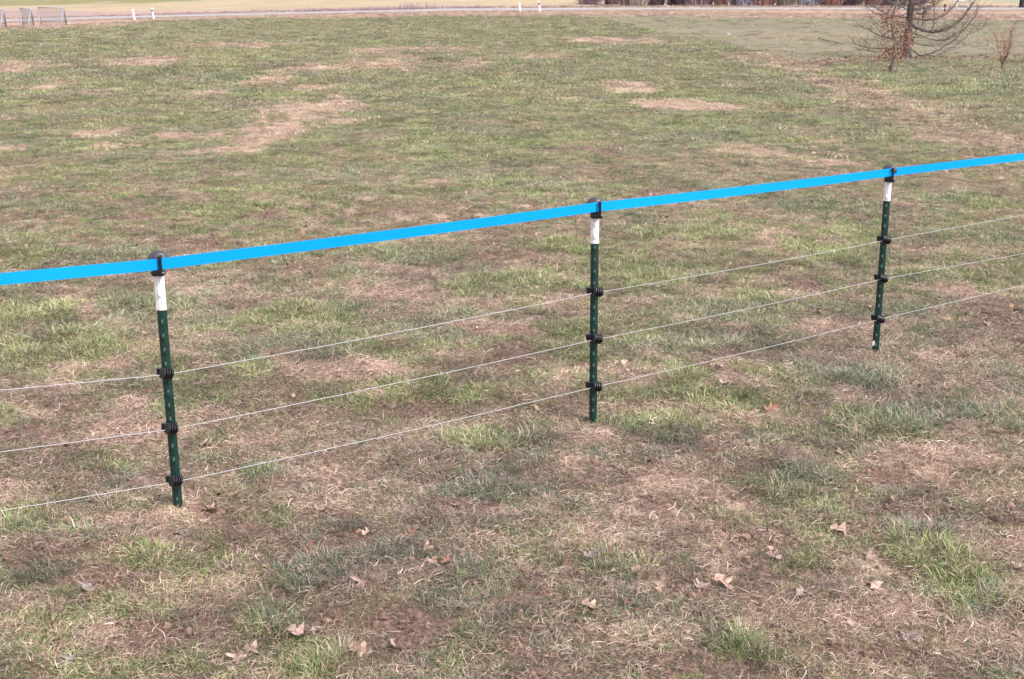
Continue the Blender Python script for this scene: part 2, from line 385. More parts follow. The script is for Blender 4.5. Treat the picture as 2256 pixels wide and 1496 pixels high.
# ------------------------------------------------------------------ grass (one mass of instanced tufts)
def blade(rs, base, az, length, width, lean, curl, up0, nseg=4):
    """flat strip; direction starts at elevation up0 and bends down by `curl`, turning by `lean`"""
    P = [np.array(base, float)]; el = up0; a = az; d = length / nseg
    for i in range(nseg):
        P.append(P[-1] + d * np.array([math.cos(a) * math.cos(el), math.sin(a) * math.cos(el), math.sin(el)])); el -= curl / nseg; a += lean / nseg
    V = []; tw = rs.uniform(-.9, .9)
    for i, p in enumerate(P[:-1]):
        wd = width * (1 - .15 * i) / 2; aa = az + lean * i / nseg + math.pi / 2
        s = np.array([math.cos(aa) * math.cos(tw), math.sin(aa) * math.cos(tw), math.sin(tw)]) * wd
        V += [p - s, p + s]
    V.append(P[-1])
    Fs = [(2 * i, 2 * i + 1, 2 * i + 3, 2 * i + 2) for i in range(nseg - 1)] + [(2 * nseg - 2, 2 * nseg - 1, 2 * nseg)]
    V = [np.array([v[0], v[1], max(v[2], -.004)]) for v in V]
    return V, Fs
NVAR = 22
TYPES = ['mat', 'turf', 'tall', 'far']
def make_variants():
    V, Fs, var, br = [], [], [], []
    rs = random.Random(3)
    for ti, t in enumerate(TYPES):
        for k in range(NVAR):
            n = {'mat': 60, 'turf': 72, 'tall': 50, 'far': 200}[t]
            for q in range(n):
                az = rs.uniform(0, 2 * math.pi); c = rs.random(); rr = math.sqrt(rs.random()); ph = rs.uniform(0, 2 * math.pi)
                if t == 'mat':      # lying dead blades, curled
                    R0 = .075; bs = (rr * R0 * math.cos(ph), rr * R0 * math.sin(ph), rs.uniform(.001, .014))
                    v, f = blade(rs, bs, az, rs.uniform(.016, .056), rs.uniform(.0013, .0025), rs.uniform(-2.2, 2.2), rs.uniform(0, 1.0), rs.uniform(0, .6))
                elif t == 'turf':   # short living and half dead blades
                    R0 = .06; bs = (rr * R0 * math.cos(ph), rr * R0 * math.sin(ph), 0)
                    v, f = blade(rs, bs, az, rs.uniform(.016, .050), rs.uniform(.0015, .0028), rs.uniform(-.9, .9), rs.uniform(.3, 2.2), rs.uniform(.35, 1.4))
                elif t == 'tall':   # longer arched tuft
                    R0 = .055; bs = (rr * R0 * math.cos(ph), rr * R0 * math.sin(ph), 0)
                    v, f = blade(rs, bs, ph + rs.uniform(-.9, .9), rs.uniform(.030, .080), rs.uniform(.0018, .0034), rs.uniform(-.5, .5), rs.uniform(.5, 1.9), rs.uniform(.7, 1.5))
                else:               # broad sparse mat for the distance
                    R0 = .26; bs = (rr * R0 * math.cos(ph), rr * R0 * math.sin(ph), 0)
                    v, f = blade(rs, bs, az, rs.uniform(.022, .055), rs.uniform(.004, .008), rs.uniform(-1, 1), rs.uniform(.3, 1.6), rs.uniform(.2, 1.3), 3)
                o = len(V); V += v; Fs += [tuple(i + o for i in g) for g in f]
                var += [ti * NVAR + k] * len(f); br += [(c, rs.random(), rs.random())] * len(v)
    return V, Fs, var, br

def scatter(r0, r1, dens, half):
    """random points in a sector"""
    area = half * (r1 * r1 - r0 * r0); n = int(area * dens)
    r = np.sqrt(rng.random(n) * (r1 * r1 - r0 * r0) + r0 * r0); a = (rng.random(n) * 2 - 1) * half
    return r * np.sin(a), r * np.cos(a)

def grass_material():
    m = bpy.data.materials.new('grass_blades'); m.use_nodes = True; nt = m.node_tree; N = nt.nodes; L = nt.links
    b = N['Principled BSDF']; b.inputs['Roughness'].default_value = .5; b.inputs['Specular IOR Level'].default_value = .42
    a1 = N.new('ShaderNodeAttribute'); a1.attribute_name = 'blade'
    a2 = N.new('ShaderNodeAttribute'); a2.attribute_name = 'tuft'; a2.attribute_type = 'INSTANCER'
    s1 = N.new('ShaderNodeSeparateColor'); L.new(a1.outputs[0], s1.inputs[0])
    s2 = N.new('ShaderNodeSeparateColor'); L.new(a2.outputs[0], s2.inputs[0])
    def ramp(src, stops):
        r = N.new('ShaderNodeValToRGB'); L.new(src, r.inputs[0]); e = r.color_ramp.elements
        while len(e) < len(stops): e.new(.5)
        for x, (p, c) in zip(e, stops): x.position = p; x.color = (*c, 1)
        return r.outputs[0]
    dead = ramp(s1.outputs[1], [(0, (.10, .058, .042)), (.3, (.22, .145, .11)), (.6, (.36, .26, .205)), (.87, (.52, .395, .325)), (1, (.70, .57, .50))])
    live = ramp(s1.outputs[1], [(0, (.050, .075, .030)), (.3, (.125, .175, .050)), (.6, (.225, .280, .092)), (.85, (.345, .37, .17)), (1, (.52, .53, .33))])
    grey = ramp(s1.outputs[1], [(0, (.055, .07, .05)), (.4, (.13, .155, .11)), (.75, (.23, .26, .19)), (1, (.36, .38, .30))])
    mx = N.new('ShaderNodeMixRGB'); L.new(s2.outputs[1], mx.inputs[0]); L.new(live, mx.inputs[1]); L.new(grey, mx.inputs[2])
    lt = N.new('ShaderNodeMath'); lt.operation = 'LESS_THAN'; L.new(s1.outputs[0], lt.inputs[0]); L.new(s2.outputs[0], lt.inputs[1])
    m2 = N.new('ShaderNodeMixRGB'); L.new(lt.outputs[0], m2.inputs[0]); L.new(dead, m2.inputs[1]); L.new(mx.outputs[0], m2.inputs[2])
    mr = N.new('ShaderNodeMapRange'); L.new(s2.outputs[2], mr.inputs[0]); mr.inputs[3].default_value = .48; mr.inputs[4].default_value = 1.48; mr.clamp = False
    m3 = N.new('ShaderNodeMixRGB'); m3.blend_type = 'MULTIPLY'; m3.inputs[0].default_value = 1; L.new(m2.outputs[0], m3.inputs[1]); L.new(mr.outputs[0], m3.inputs[2])
    L.new(m3.outputs[0], b.inputs['Base Color'])
    tr = N.new('ShaderNodeBsdfTranslucent'); L.new(m3.outputs[0], tr.inputs[0])
    ms = N.new('ShaderNodeMixShader'); ms.inputs[0].default_value = .22
    L.new(b.outputs[0], ms.inputs[1]); L.new(tr.outputs[0], ms.inputs[2]); L.new(ms.outputs[0], N['Material Output'].inputs[0])
    return m
GM = grass_material()

def tuft_nodes():
    g = bpy.data.node_groups.new('tufts', 'GeometryNodeTree')
    g.interface.new_socket('Geometry', in_out='INPUT', socket_type='NodeSocketGeometry')
    g.interface.new_socket('Geometry', in_out='OUTPUT', socket_type='NodeSocketGeometry')
    N, L = g.nodes, g.links
    i = N.new('NodeGroupInput'); o = N.new('NodeGroupOutput')
    def attr(n, t):
        a = N.new('GeometryNodeInputNamedAttribute'); a.data_type = t; a.inputs[0].default_value = n; return a.outputs[0]
    sep = N.new('GeometryNodeSeparateGeometry'); sep.domain = 'POINT'
    L.new(i.outputs[0], sep.inputs[0]); L.new(attr('is_spot', 'BOOLEAN'), sep.inputs[1])
    sp = N.new('GeometryNodeSplitToInstances'); sp.domain = 'FACE'; L.new(sep.outputs[1], sp.inputs[0]); L.new(attr('variant', 'INT'), sp.inputs['Group ID'])
    ip = N.new('GeometryNodeInstanceOnPoints'); L.new(sep.outputs[0], ip.inputs['Points']); L.new(sp.outputs[0], ip.inputs['Instance'])
    ip.inputs['Pick Instance'].default_value = True
    L.new(attr('pick', 'INT'), ip.inputs['Instance Index'])
    er = N.new('FunctionNodeEulerToRotation'); L.new(attr('turn', 'FLOAT_VECTOR'), er.inputs[0]); L.new(er.outputs[0], ip.inputs['Rotation'])
    L.new(attr('size', 'FLOAT_VECTOR'), ip.inputs['Scale'])
    L.new(ip.outputs[0], o.inputs[0])
    return g
TG = tuft_nodes()
VV, VF, VVAR, VBR = make_variants()

def spots_object(name, V, Fs, variant, bladec, spots, pick, turn, size, tint, material):
    nb = len(V); P = np.vstack([np.array(V), spots]); me = bpy.data.meshes.new(name)
    me.vertices.add(len(P)); me.vertices.foreach_set('co', P.ravel())
    lens = np.array([len(f) for f in Fs]); me.loops.add(int(lens.sum())); me.loops.foreach_set('vertex_index', np.concatenate([np.array(f) for f in Fs]).astype(np.int32))
    me.polygons.add(len(Fs)); me.polygons.foreach_set('loop_start', np.concatenate([[0], np.cumsum(lens)[:-1]]).astype(np.int32))
    me.update(calc_edges=True)
    n = len(spots)
    def put(nm, ty, dom, field, arr): me.attributes.new(nm, ty, dom).data.foreach_set(field, arr)
    z = np.zeros(nb, bool)
    put('is_spot', 'BOOLEAN', 'POINT', 'value', np.concatenate([z, np.ones(n, bool)]))
    put('variant', 'INT', 'FACE', 'value', np.array(variant, np.int32))
    put('pick', 'INT', 'POINT', 'value', np.concatenate([np.zeros(nb), pick]).astype(np.int32))
    put('turn', 'FLOAT_VECTOR', 'POINT', 'vector', np.vstack([np.zeros((nb, 3)), turn]).astype(np.float32).ravel())
    put('size', 'FLOAT_VECTOR', 'POINT', 'vector', np.vstack([np.ones((nb, 3)), size]).astype(np.float32).ravel())
    put('tuft', 'FLOAT_VECTOR', 'POINT', 'vector', np.vstack([np.zeros((nb, 3)), tint]).astype(np.float32).ravel())
    put('blade', 'FLOAT_VECTOR', 'POINT', 'vector', np.vstack([np.array(bladec), np.zeros((n, 3))]).astype(np.float32).ravel())
    me.materials.append(material)
    o = bpy.data.objects.new(name, me); C.objects.link(o)
    md = o.modifiers.new('tufts', 'NODES'); md.node_group = TG
    return o

POST_XY = [(-1.274, 4.556), (.368, 5.556), (1.956, 6.667)]
def build_grass():
    SP, PK, TN, SZ, TI = [], [], [], [], []
    def layer(r0, r1, dens, half, kind, fi=0, fo=0):
        x, y = scatter(r0, r1, dens, R(half)); r = np.hypot(x, y)
        pk = rng.random(len(x)) < (sst(r0, r0 + fi, r) if fi else 1) * (1 - sst(r1 - fo, r1, r) if fo else 1) * np.ones(len(x)); x, y, r = x[pk], y[pk], r[pk]
        wg, ws, wb, nz = weights(x, y); zc = zones(x, y)[..., 3]; n = len(x); u = rng.random(n)
        tall_n = fbm(x, y, 1.7, 3, 71)
        g2 = fbm(x, y, 1.3, 3, 72); tone = fbm(x, y, 3, 3, 73)
        blob = blobs(x, y, WG, nz)
        if kind == 'mat':
            keep = u < (.42 + .62 * ws + .1 * (1 - wg)) * (1 - .55 * wb) ; ty = 0
            green = np.clip(.10 + .30 * wg - .25 * ws + .3 * (rng.random(n) - .5), 0, 1); s = rng.uniform(.5, 1.1, n)
        elif kind == 'turf':
            keep = u < (.42 + .58 * wg) * (1 - .58 * ws) * (1 - .58 * wb); ty = 1
            green = np.clip(.34 + .46 * wg - .2 * ws + .6 * (rng.random(n) - .5), 0, .95); s = rng.uniform(.42, .95, n) * (.8 + .35 * wg)
        elif kind == 'tall':
            keep = u < (sst(.55, .72, tall_n) * wg * .25 + blob * .75 + .03) * (1 - .9 * wb) * (1 - .9 * ws); ty = 2
            green = np.clip(.72 + .3 * (rng.random(n) - .5), 0, 1); s = rng.uniform(.5, 1.1, n) * (.75 + .35 * blob)
        else:
            keep = u < (.6 + .4 * wg) * (1 - .45 * ws) * (1 - .5 * wb); ty = 3
            green = np.clip(.38 + .42 * wg - .75 * ws + .5 * (rng.random(n) - .5), .0, .9)
            s = rng.uniform(.7, 1.2, n) * (1 + .012 * (r - 20).clip(0))
        for bx_, by_ in POST_XY: keep &= (np.hypot(x - bx_, y - by_) > .07) | (kind == 'turf') & (rng.random(n) < .65)
        keep &= (zc < .25) | (rng.random(n) < (.07 if kind == 'far' else .03)) & (zc < .84)
        x, y, r, green, s, g2, tone, ws, wb, blob = [q[keep] for q in (x, y, r, green, s, g2, tone, ws, wb, blob)]; n = len(x)
        SP.append(np.column_stack([x, y, gz(x, y) - .002])); PK.append(ty * NVAR + rng.integers(0, NVAR, n))
        TN.append(np.column_stack([rng.normal(0, .10, n), rng.normal(0, .10, n), rng.random(n) * 6.283]))
        SZ.append(np.column_stack([s, s, s * rng.uniform(.7, 1.2, n)]))
        gr = sst(.40, .60, g2 + .25 * (rng.random(n) - .5)) * (1.0 - .42 * sst(4.5, 8, r))
        TI.append(np.column_stack([green, gr, np.clip(tone + 1.0 * (rng.random(n) - .5) + .18 * ws - .22 * wb * (1 - ws) + .12 * blob, 0, 1.25)]))
    layer(2.5, 11, 1150, 29, 'mat', 0, 4); layer(2.5, 11, 1350, 29, 'turf', 0, 4); layer(2.5, 11, 480, 29, 'tall', 0, 4)
    layer(7, 26, 300, 27, 'mat', 4, 14); layer(7, 30, 520, 27, 'turf', 4, 16); layer(7, 24, 130, 27, 'tall', 4, 10)
    layer(12, 60, 30, 26, 'far', 22, 30); layer(36, 108, 8, 26, 'far', 20, 0)
    # tall dry grass on the verge between field and road, and beyond the road
    for base, off0, off1, n, sc in ((VERGE, 0, 22, 9000, (1.2, 2.8)), (ROADL, 4, 10, 2500, (2, 4))):
        x = rng.uniform(-62, 66, n); y0 = ycurve(base, x); y = y0 + rng.uniform(off0, off1, n)
        k = (np.abs(y - ycurve(ROADL, x)) > 3.6) & ((y < ycurve(ROADL, x)) if base is VERGE else True); x, y = x[k], y[k]; n = len(x)
        s = rng.uniform(*sc, n)
        SP.append(np.column_stack([x, y, gz(x, y)])); PK.append(2 * NVAR + rng.integers(0, NVAR, n))
        TN.append(np.column_stack([rng.normal(0, .15, n), rng.normal(0, .15, n), rng.random(n) * 6.283])); SZ.append(np.column_stack([s * 1.6, s * 1.6, s]))
        TI.append(np.column_stack([rng.uniform(0, .12, n), rng.random(n), rng.uniform(.3, .9, n)]))
    SP, PK, TN, SZ, TI = map(np.concatenate, (SP, PK, TN, SZ, TI)) if False else (np.vstack(SP), np.concatenate(PK), np.vstack(TN), np.vstack(SZ), np.vstack(TI))
    print('tufts', len(SP))
    o = spots_object('grass', VV, VF, VVAR, VBR, SP, PK, TN, SZ, TI, GM)
    tag(o, 'patchy short meadow grass, part green and part dry straw, over brown soil', 'grass', kind='stuff')
build_grass()

# ------------------------------------------------------------------ fence
BASE_PX = [(392, 1122), (1306, 928), (1928, 772)]; TOP_PX = [(345, 560), (1311, 441), (1959, 367)]
PB, PT = [], []
for (bx, by), (tx, ty) in zip(BASE_PX, TOP_PX):
    d = ray(bx, by); t = -2.0 / d[2]; b = Vector(CAM + d * t); PB.append(b)
    PT.append(at_depth(tx, ty, b.y))
for k in range(3): print('post', [round(v, 3) for v in PB[k]], [round(v, 3) for v in PT[k]])
DIR = (PB[2] - PB[0]).normalized(); YAW = math.atan2(DIR.y, DIR.x)

def tpost_section():
    # T profile seen from above, flange towards -Y (the viewer), stem behind
    w_, t_, v_, st = .0175, .0032, .0065, .034
    return [(-w_, v_), (-.0035, 0), (0, .0022), (.0035, 0), (w_, v_), (w_, v_ + t_), (.0032, t_ + .001), (.0024, st), (-.0024, st), (-.0032, t_ + .001), (-w_, v_ + t_)]
def extrude(sec, z0, z1, cap=True, lean=(0, 0)):
    n = len(sec); V = [(x, y, z0) for x, y in sec] + [(x, y, z1) for x, y in sec]
    Fs = [(i, (i + 1) % n, n + (i + 1) % n, n + i) for i in range(n)]
    if cap: Fs += [tuple(range(n))[::-1], tuple(range(n, 2 * n))]
    return V, Fs
SEC = tpost_section()
def offset_sec(k): return [((x + math.copysign(k, x)) if abs(x) > 1e-6 else 0, y + (-k if j < 5 else k)) for j, (x, y) in enumerate(SEC)]
stud_me = None
def z_at_pixel(i, py):
    """height up the post whose axis projects to that image row"""
    lo, hi = -.2, 1.4; ax = (PT[i] - PB[i]).normalized()
    for _ in range(50):
        m = (lo + hi) / 2
        if proj(PB[i] + ax * m)[1] > py: lo = m
        else: hi = m
    return lo
INS_PX = [(819, 940, 1055), (640, 743, 848), (526, 611, 700)]
TIP_PX = [684, 537, 443]
STUD0 = [1100, 905, 760]
post_labels = ['left green steel post with white tip, nearest the camera, bent leaf at its foot',
               'middle green steel fence post with white tip, standing upright',
               'right green steel post with white tip and small white sticker near its foot']
post_roots = []; TAPE_H = []; TOPZ = []
# ribbed knob of the insulators: stacked discs
def knob_profile():
    pr = [(.004, -.019), (.0165, -.019)]
    for k in range(4):
        z = -.019 + k * .0092; pr += [(.0165 + .0025, z + .0008), (.0165 + .0025, z + .0052), (.0125, z + .0060), (.0125, z + .0086)]
    pr += [(.015, .0185), (.011, .0205), (.002, .0210)]
    return pr
for i in range(3):
    H = (PT[i] - PB[i]).length; ax = (PT[i] - PB[i]).normalized()
    root = empty('steel_fence_post', PB[i])
    yaw = [math.radians(4), math.radians(-6), math.radians(-26)][i]
    q = Vector((0, 0, 1)).rotation_difference(ax); root.rotation_mode = 'QUATERNION'
    root.rotation_quaternion = q @ Matrix.Rotation(yaw, 3, 'Z').to_quaternion()
    tag(root, post_labels[i], 'fence post', 'green steel fence posts')
    ztip = z_at_pixel(i, TIP_PX[i])
    V, Fs = extrude(SEC, -.35, H - .035); mesh_obj('shaft', V, Fs, M_green, root)
    V, Fs = extrude(offset_sec(.0007), ztip, H - .034); mesh_obj('painted_tip', V, Fs, M_white, root)
    # studs
    if stud_me is None:
        mb = MB(); n = 8
        pr = [(0.0062, .0125), (.0055, .0105), (.0038, .0030)]
        V = []
        for (rx, rz), yy in (((.0058, .0125), .001), ((.0054, .0110), -.0055), ((.0030, .0060), -.0090)):
            for k in range(10):
                a = 2 * math.pi * k / 10; V.append((rx * math.cos(a), yy, rz * math.sin(a) - (.0035 if yy < -.004 else 0)))
        Fs = [(r_ * 10 + k, r_ * 10 + (k + 1) % 10, (r_ + 1) * 10 + (k + 1) % 10, (r_ + 1) * 10 + k) for r_ in range(2) for k in range(10)] + [tuple(range(20, 30))]
        stud_g = bpy.data.meshes.new('stud'); stud_g.from_pydata(V, [], [f[::-1] for f in Fs]); stud_g.materials.append(M_green)
        stud_w = stud_g.copy(); stud_w.materials.clear(); stud_w.materials.append(M_white); stud_me = (stud_g, stud_w)
        for m_ in stud_me: m_.polygons.foreach_set('use_smooth', [True] * len(m_.polygons))
    z = z_at_pixel(i, STUD0[i]) - .055; insz = [z_at_pixel(i, p) for p in INS_PX[i]]
    while z < H - .10:
        if z > .0 and not any(abs(z - q_) < .026 for q_ in insz) and abs(z - ztip) > .012:
            o = bpy.data.objects.new('stud', stud_me[1] if z > ztip else stud_me[0]); C.objects.link(o); o.parent = root; o.location = (0, -.0006, z)
        z += .054
    # insulators
    for zi in insz:
        kx = [.006, .018, .020][i]
        mb = MB(); mb.bevbox((-.006, -.006, 0), (.048, .011, .030), .003); mb.box((-.0245, -.002, .004), (.019, .016, .024))
        mb.box((-.019, .006, 0), (.005, .018, .030)); mb.box((.020, .006, 0), (.005, .018, .030)); mb.bevbox((.002, -.010, -.016), (.030, .012, .010), .002)
        ins = mb.build('insulator', M_black, root, loc=(0, 0, zi))
        kb = MB(); Mx = Matrix.Rotation(math.radians([38, 24, 20][i]), 4, 'Z') @ Matrix.Rotation(math.radians(90), 4, 'Y') @ Matrix.Rotation(math.radians(14), 4, 'Y')
        kb.lathe([(a_ * 1.15, b_ * 1.05) for a_, b_ in knob_profile()], 18, Matrix.Translation((kx, -.022, 0)) @ Mx); k_ = kb.build('knob', M_black, ins, smooth=False)
        mb = MB(); mb.box((-.010, -.0285, -.004), (.022, .006, .006), Matrix.Rotation(-.2, 3, 'Y')); mb.build('wire_hook', M_black, ins)
    # cap holding the tape
    TOPZ.append(H)
    cp = MB(); n = 22
    prof = [(.0385, -.030), (.0395, -.024), (.0380, -.016), (.0335, -.006), (.0255, .003), (.0150, .0085), (.005, .0105)]
    Vv = []
    for r_, zz in prof:
        for k in range(n): a = 2 * math.pi * k / n; Vv.append((r_ * math.cos(a), r_ * .70 * math.sin(a) + .021, H + zz))
    Fs = [(a_ * n + k, a_ * n + (k + 1) % n, (a_ + 1) * n + (k + 1) % n, (a_ + 1) * n + k) for a_ in range(len(prof) - 1) for k in range(n)]
    Fs += [tuple(reversed(range(n))), tuple(range((len(prof) - 1) * n, len(prof) * n))]
    cap = mesh_obj('cap', Vv, Fs, M_cap, root, smooth=True)
    mb = MB(); mb.bevbox(([0, .003, .004][i], .004, H - .068), (.045, .046, .022), .006); mb.build('collar', M_black, cap)
    mb = MB(); mb.bevbox((0, .008, H - .044), (.040, .036, .032), .004); mb.build('cap_core', M_black, cap)
    bx = [.0145, .022, .024][i]
    mb = MB(); mb.bevbox((bx, -.0245, H - .034), (.0125, .006, .058), .0018); mb.bevbox((bx, -.010, H - .0065), (.0125, .032, .006), .0018); mb.build('clamp_bar', M_black, cap)
    mb = MB(); mb.lathe([(.002, -.006), (.0085, -.006), (.0085, .004), (.0055, .0065), (.0015, .007)], 10, Matrix.Translation((bx + .006, -.026, H - .067)) @ Matrix.Rotation(math.radians(90), 4, 'X')); mb.build('clamp_bolt', M_black, cap)
    if i == 2:
        mb = MB(); mb.box((-.0105, -.0003, z_at_pixel(2, 757)), (.0115, .0012, .028)); mb.build('sticker', M_sticker, root)
    post_roots.append(root)

def along(i, h, fwd): return PB[i] + (PT[i] - PB[i]).normalized() * h + Vector((0, -fwd, 0))
def h_free(P2d, px, py):
    """height over the point P2d (fence line) seen on image row py"""
    lo, hi = -.3, 1.6
    for _ in range(50):
        m = (lo + hi) / 2
        if proj((P2d.x, P2d.y, m))[1] > py: lo = m
        else: hi = m
    return lo
def line_pt(px):
    """point of the fence line's outer prolongation seen in column px at mid height"""
    a, b = (PB[0], PB[1]) if px < 1000 else (PB[1], PB[2]); d = (b - a)
    lo, hi = (-2.0, 1.0) if px < 1000 else (0.0, 4.0)
    for _ in range(60):
        m = (lo + hi) / 2; p = a + d * m
        if proj((p.x, p.y, .6))[0] < px: lo = m
        else: hi = m
    return a + d * lo
EL, ER = line_pt(2), line_pt(2254)
def run(pxs, ends, fwd, sag):
    """pts on three posts plus both picture edges, carried on straight for another span each way"""
    pts = [Vector((EL.x, EL.y - fwd, h_free(EL - Vector((0, fwd, 0)), 0, ends[0])))]
    for i in range(3):
        pts.append(along(i, z_at_pixel(i, pxs[i]), fwd))
    pts.append(Vector((ER.x, ER.y - fwd, h_free(ER - Vector((0, fwd, 0)), 0, ends[1]))))
    pts = [pts[0] + (pts[0] - pts[1]).normalized() * 4.5] + pts + [pts[-1] + (pts[-1] - pts[-2]).normalized() * 4.5]
    return pts
def sagged(pts, sag, n=24):
    out = []
    for j, (a, b) in enumerate(zip(pts[:-1], pts[1:])):
        s_ = sag if 1 < j < len(pts) - 3 else 0
        for k in range(n):
            t = k / n; p = a.lerp(b, t); p.z -= s_ * 4 * t * (1 - t); out.append(p)
    out.append(pts[-1]); return out
# tape
tp = run([580, 454.5, 378.5], (618, 343), .0215, 0)
tp = sagged(tp, .004, 30)
V = []; Fs = []; hw = .0205; th = .0009
for k, p in enumerate(tp):
    t = (tp[min(k + 1, len(tp) - 1)] - tp[max(k - 1, 0)]).normalized(); nrm = Vector((t.y, -t.x, 0)).normalized()
    tilt = .06 * math.sin(k * .11) ; up = (Vector((0, 0, 1)) + nrm * tilt).normalized()
    for a_, b_ in ((-1, -1), (1, -1), (1, 1), (-1, 1)): V.append(p + up * hw * a_ + nrm * th * b_)
for k in range(len(tp) - 1):
    for e in range(4): Fs.append((k * 4 + e, k * 4 + (e + 1) % 4, k * 4 + 4 + (e + 1) % 4, k * 4 + 4 + e))
Fs += [(3, 2, 1, 0), tuple(len(V) - 4 + q for q in range(4))]
tag(mesh_obj('fence_tape', V, Fs, M_tape), 'wide bright blue fence tape running across the tops of the posts', 'fence tape')
WL = ['topmost thin silver fence wire, just below the white post tips', 'middle thin silver fence wire strung between the other two wires',
      'lowest thin silver fence wire, closest to the ground']
for k, (pxs, ends) in enumerate((((822, 643, 528), (860, 473)), ((942, 746, 613), (994, 560)), ((1058, 850, 702), (1121, 632)))):
    wp = sagged(run(pxs, ends, .021, 0), .007, 22)
    wp = [p + Vector((0, 0, random.uniform(-1, 1) * .0008)) for p in wp]
    mb = MB(); mb.tube(wp, .0015, 6); tag(mb.build('fence_wire', M_wire, smooth=True), WL[k], 'wire', 'thin fence wires')

# ------------------------------------------------------------------ fallen oak leaves
def leaf_mat(name, a, b):
    m = bpy.data.materials.new(name); m.use_nodes = True; nt = m.node_tree; p = nt.nodes['Principled BSDF']; N = nt.nodes
    tc = N.new('ShaderNodeTexCoord'); no = N.new('ShaderNodeTexNoise'); no.inputs['Scale'].default_value = 45; no.inputs['Detail'].default_value = 6
    nt.links.new(tc.outputs['Object'], no.inputs['Vector']); r = N.new('ShaderNodeValToRGB'); r.color_ramp.elements[0].position = .35; r.color_ramp.elements[1].position = .68
    r.color_ramp.elements[0].color = (*a, 1); r.color_ramp.elements[1].color = (*b, 1); nt.links.new(no.outputs[0], r.inputs[0]); nt.links.new(r.outputs[0], p.inputs['Base Color'])
    p.inputs['Roughness'].default_value = .55; p.inputs['Specular IOR Level'].default_value = .35
    return m
LM = {'tan': leaf_mat('tan_oak_leaf', (.19, .115, .088), (.44, .315, .25)), 'pinkish': leaf_mat('pinkish_oak_leaf', (.165, .105, .092), (.37, .265, .23)),
      'grey': leaf_mat('grey_oak_leaf', (.15, .12, .12), (.27, .22, .22)), 'brown': leaf_mat('brown_oak_leaf', (.13, .06, .04), (.27, .14, .09)),
      'orange': leaf_mat('orange_oak_leaf', (.42, .13, .03), (.65, .25, .07))}
def leaf_mesh(seed, material):
    rs = random.Random(seed); L = .105; n = 21; lobes = rs.choice([3, 4])
    V = []; Fs = []
    c1, c2 = rs.uniform(-9, 9), rs.uniform(-14, 14); c3 = rs.uniform(-.8, .8)
    for i in range(n):
        t = i / (n - 1); env = math.sin(math.pi * min(t * .93 + .07, 1)) ** .75 * .038
        lob = .20 + .80 * abs(math.sin(math.pi * (lobes * t + .08))) ** 1.3
        for s_, ph in ((-1, 0), (0, 0), (1, .05)):
            wd = env * lob * (1 + rs.uniform(-.15, .15)) * s_; x = (t - .5) * L + abs(wd) * .25; y = wd
            if s_ == 0: x = (t - .5) * L
            z = c1 * .2 * (x * x) * 8 + abs(c2) * y * y * 1.8 + c3 * x * y * 14 + .006 * math.sin(x * 90 + seed) + rs.uniform(-.0018, .0018) + (0 if s_ else -.0015)
            V.append((x, y, z))
    for i in range(n - 1):
        for s_ in range(2): a = i * 3 + s_; Fs.append((a, a + 3, a + 4, a + 1))
    m = len(V); st = [(-.5 * L - .022, .003, .002), (-.5 * L - .022, .0045, .002)]; V += st; Fs.append((m, m + 1, 1))
    me = bpy.data.meshes.new('fallen_leaf'); me.from_pydata(V, [], Fs); me.materials.append(material)
    me.polygons.foreach_set('use_smooth', [True] * len(me.polygons)); return me
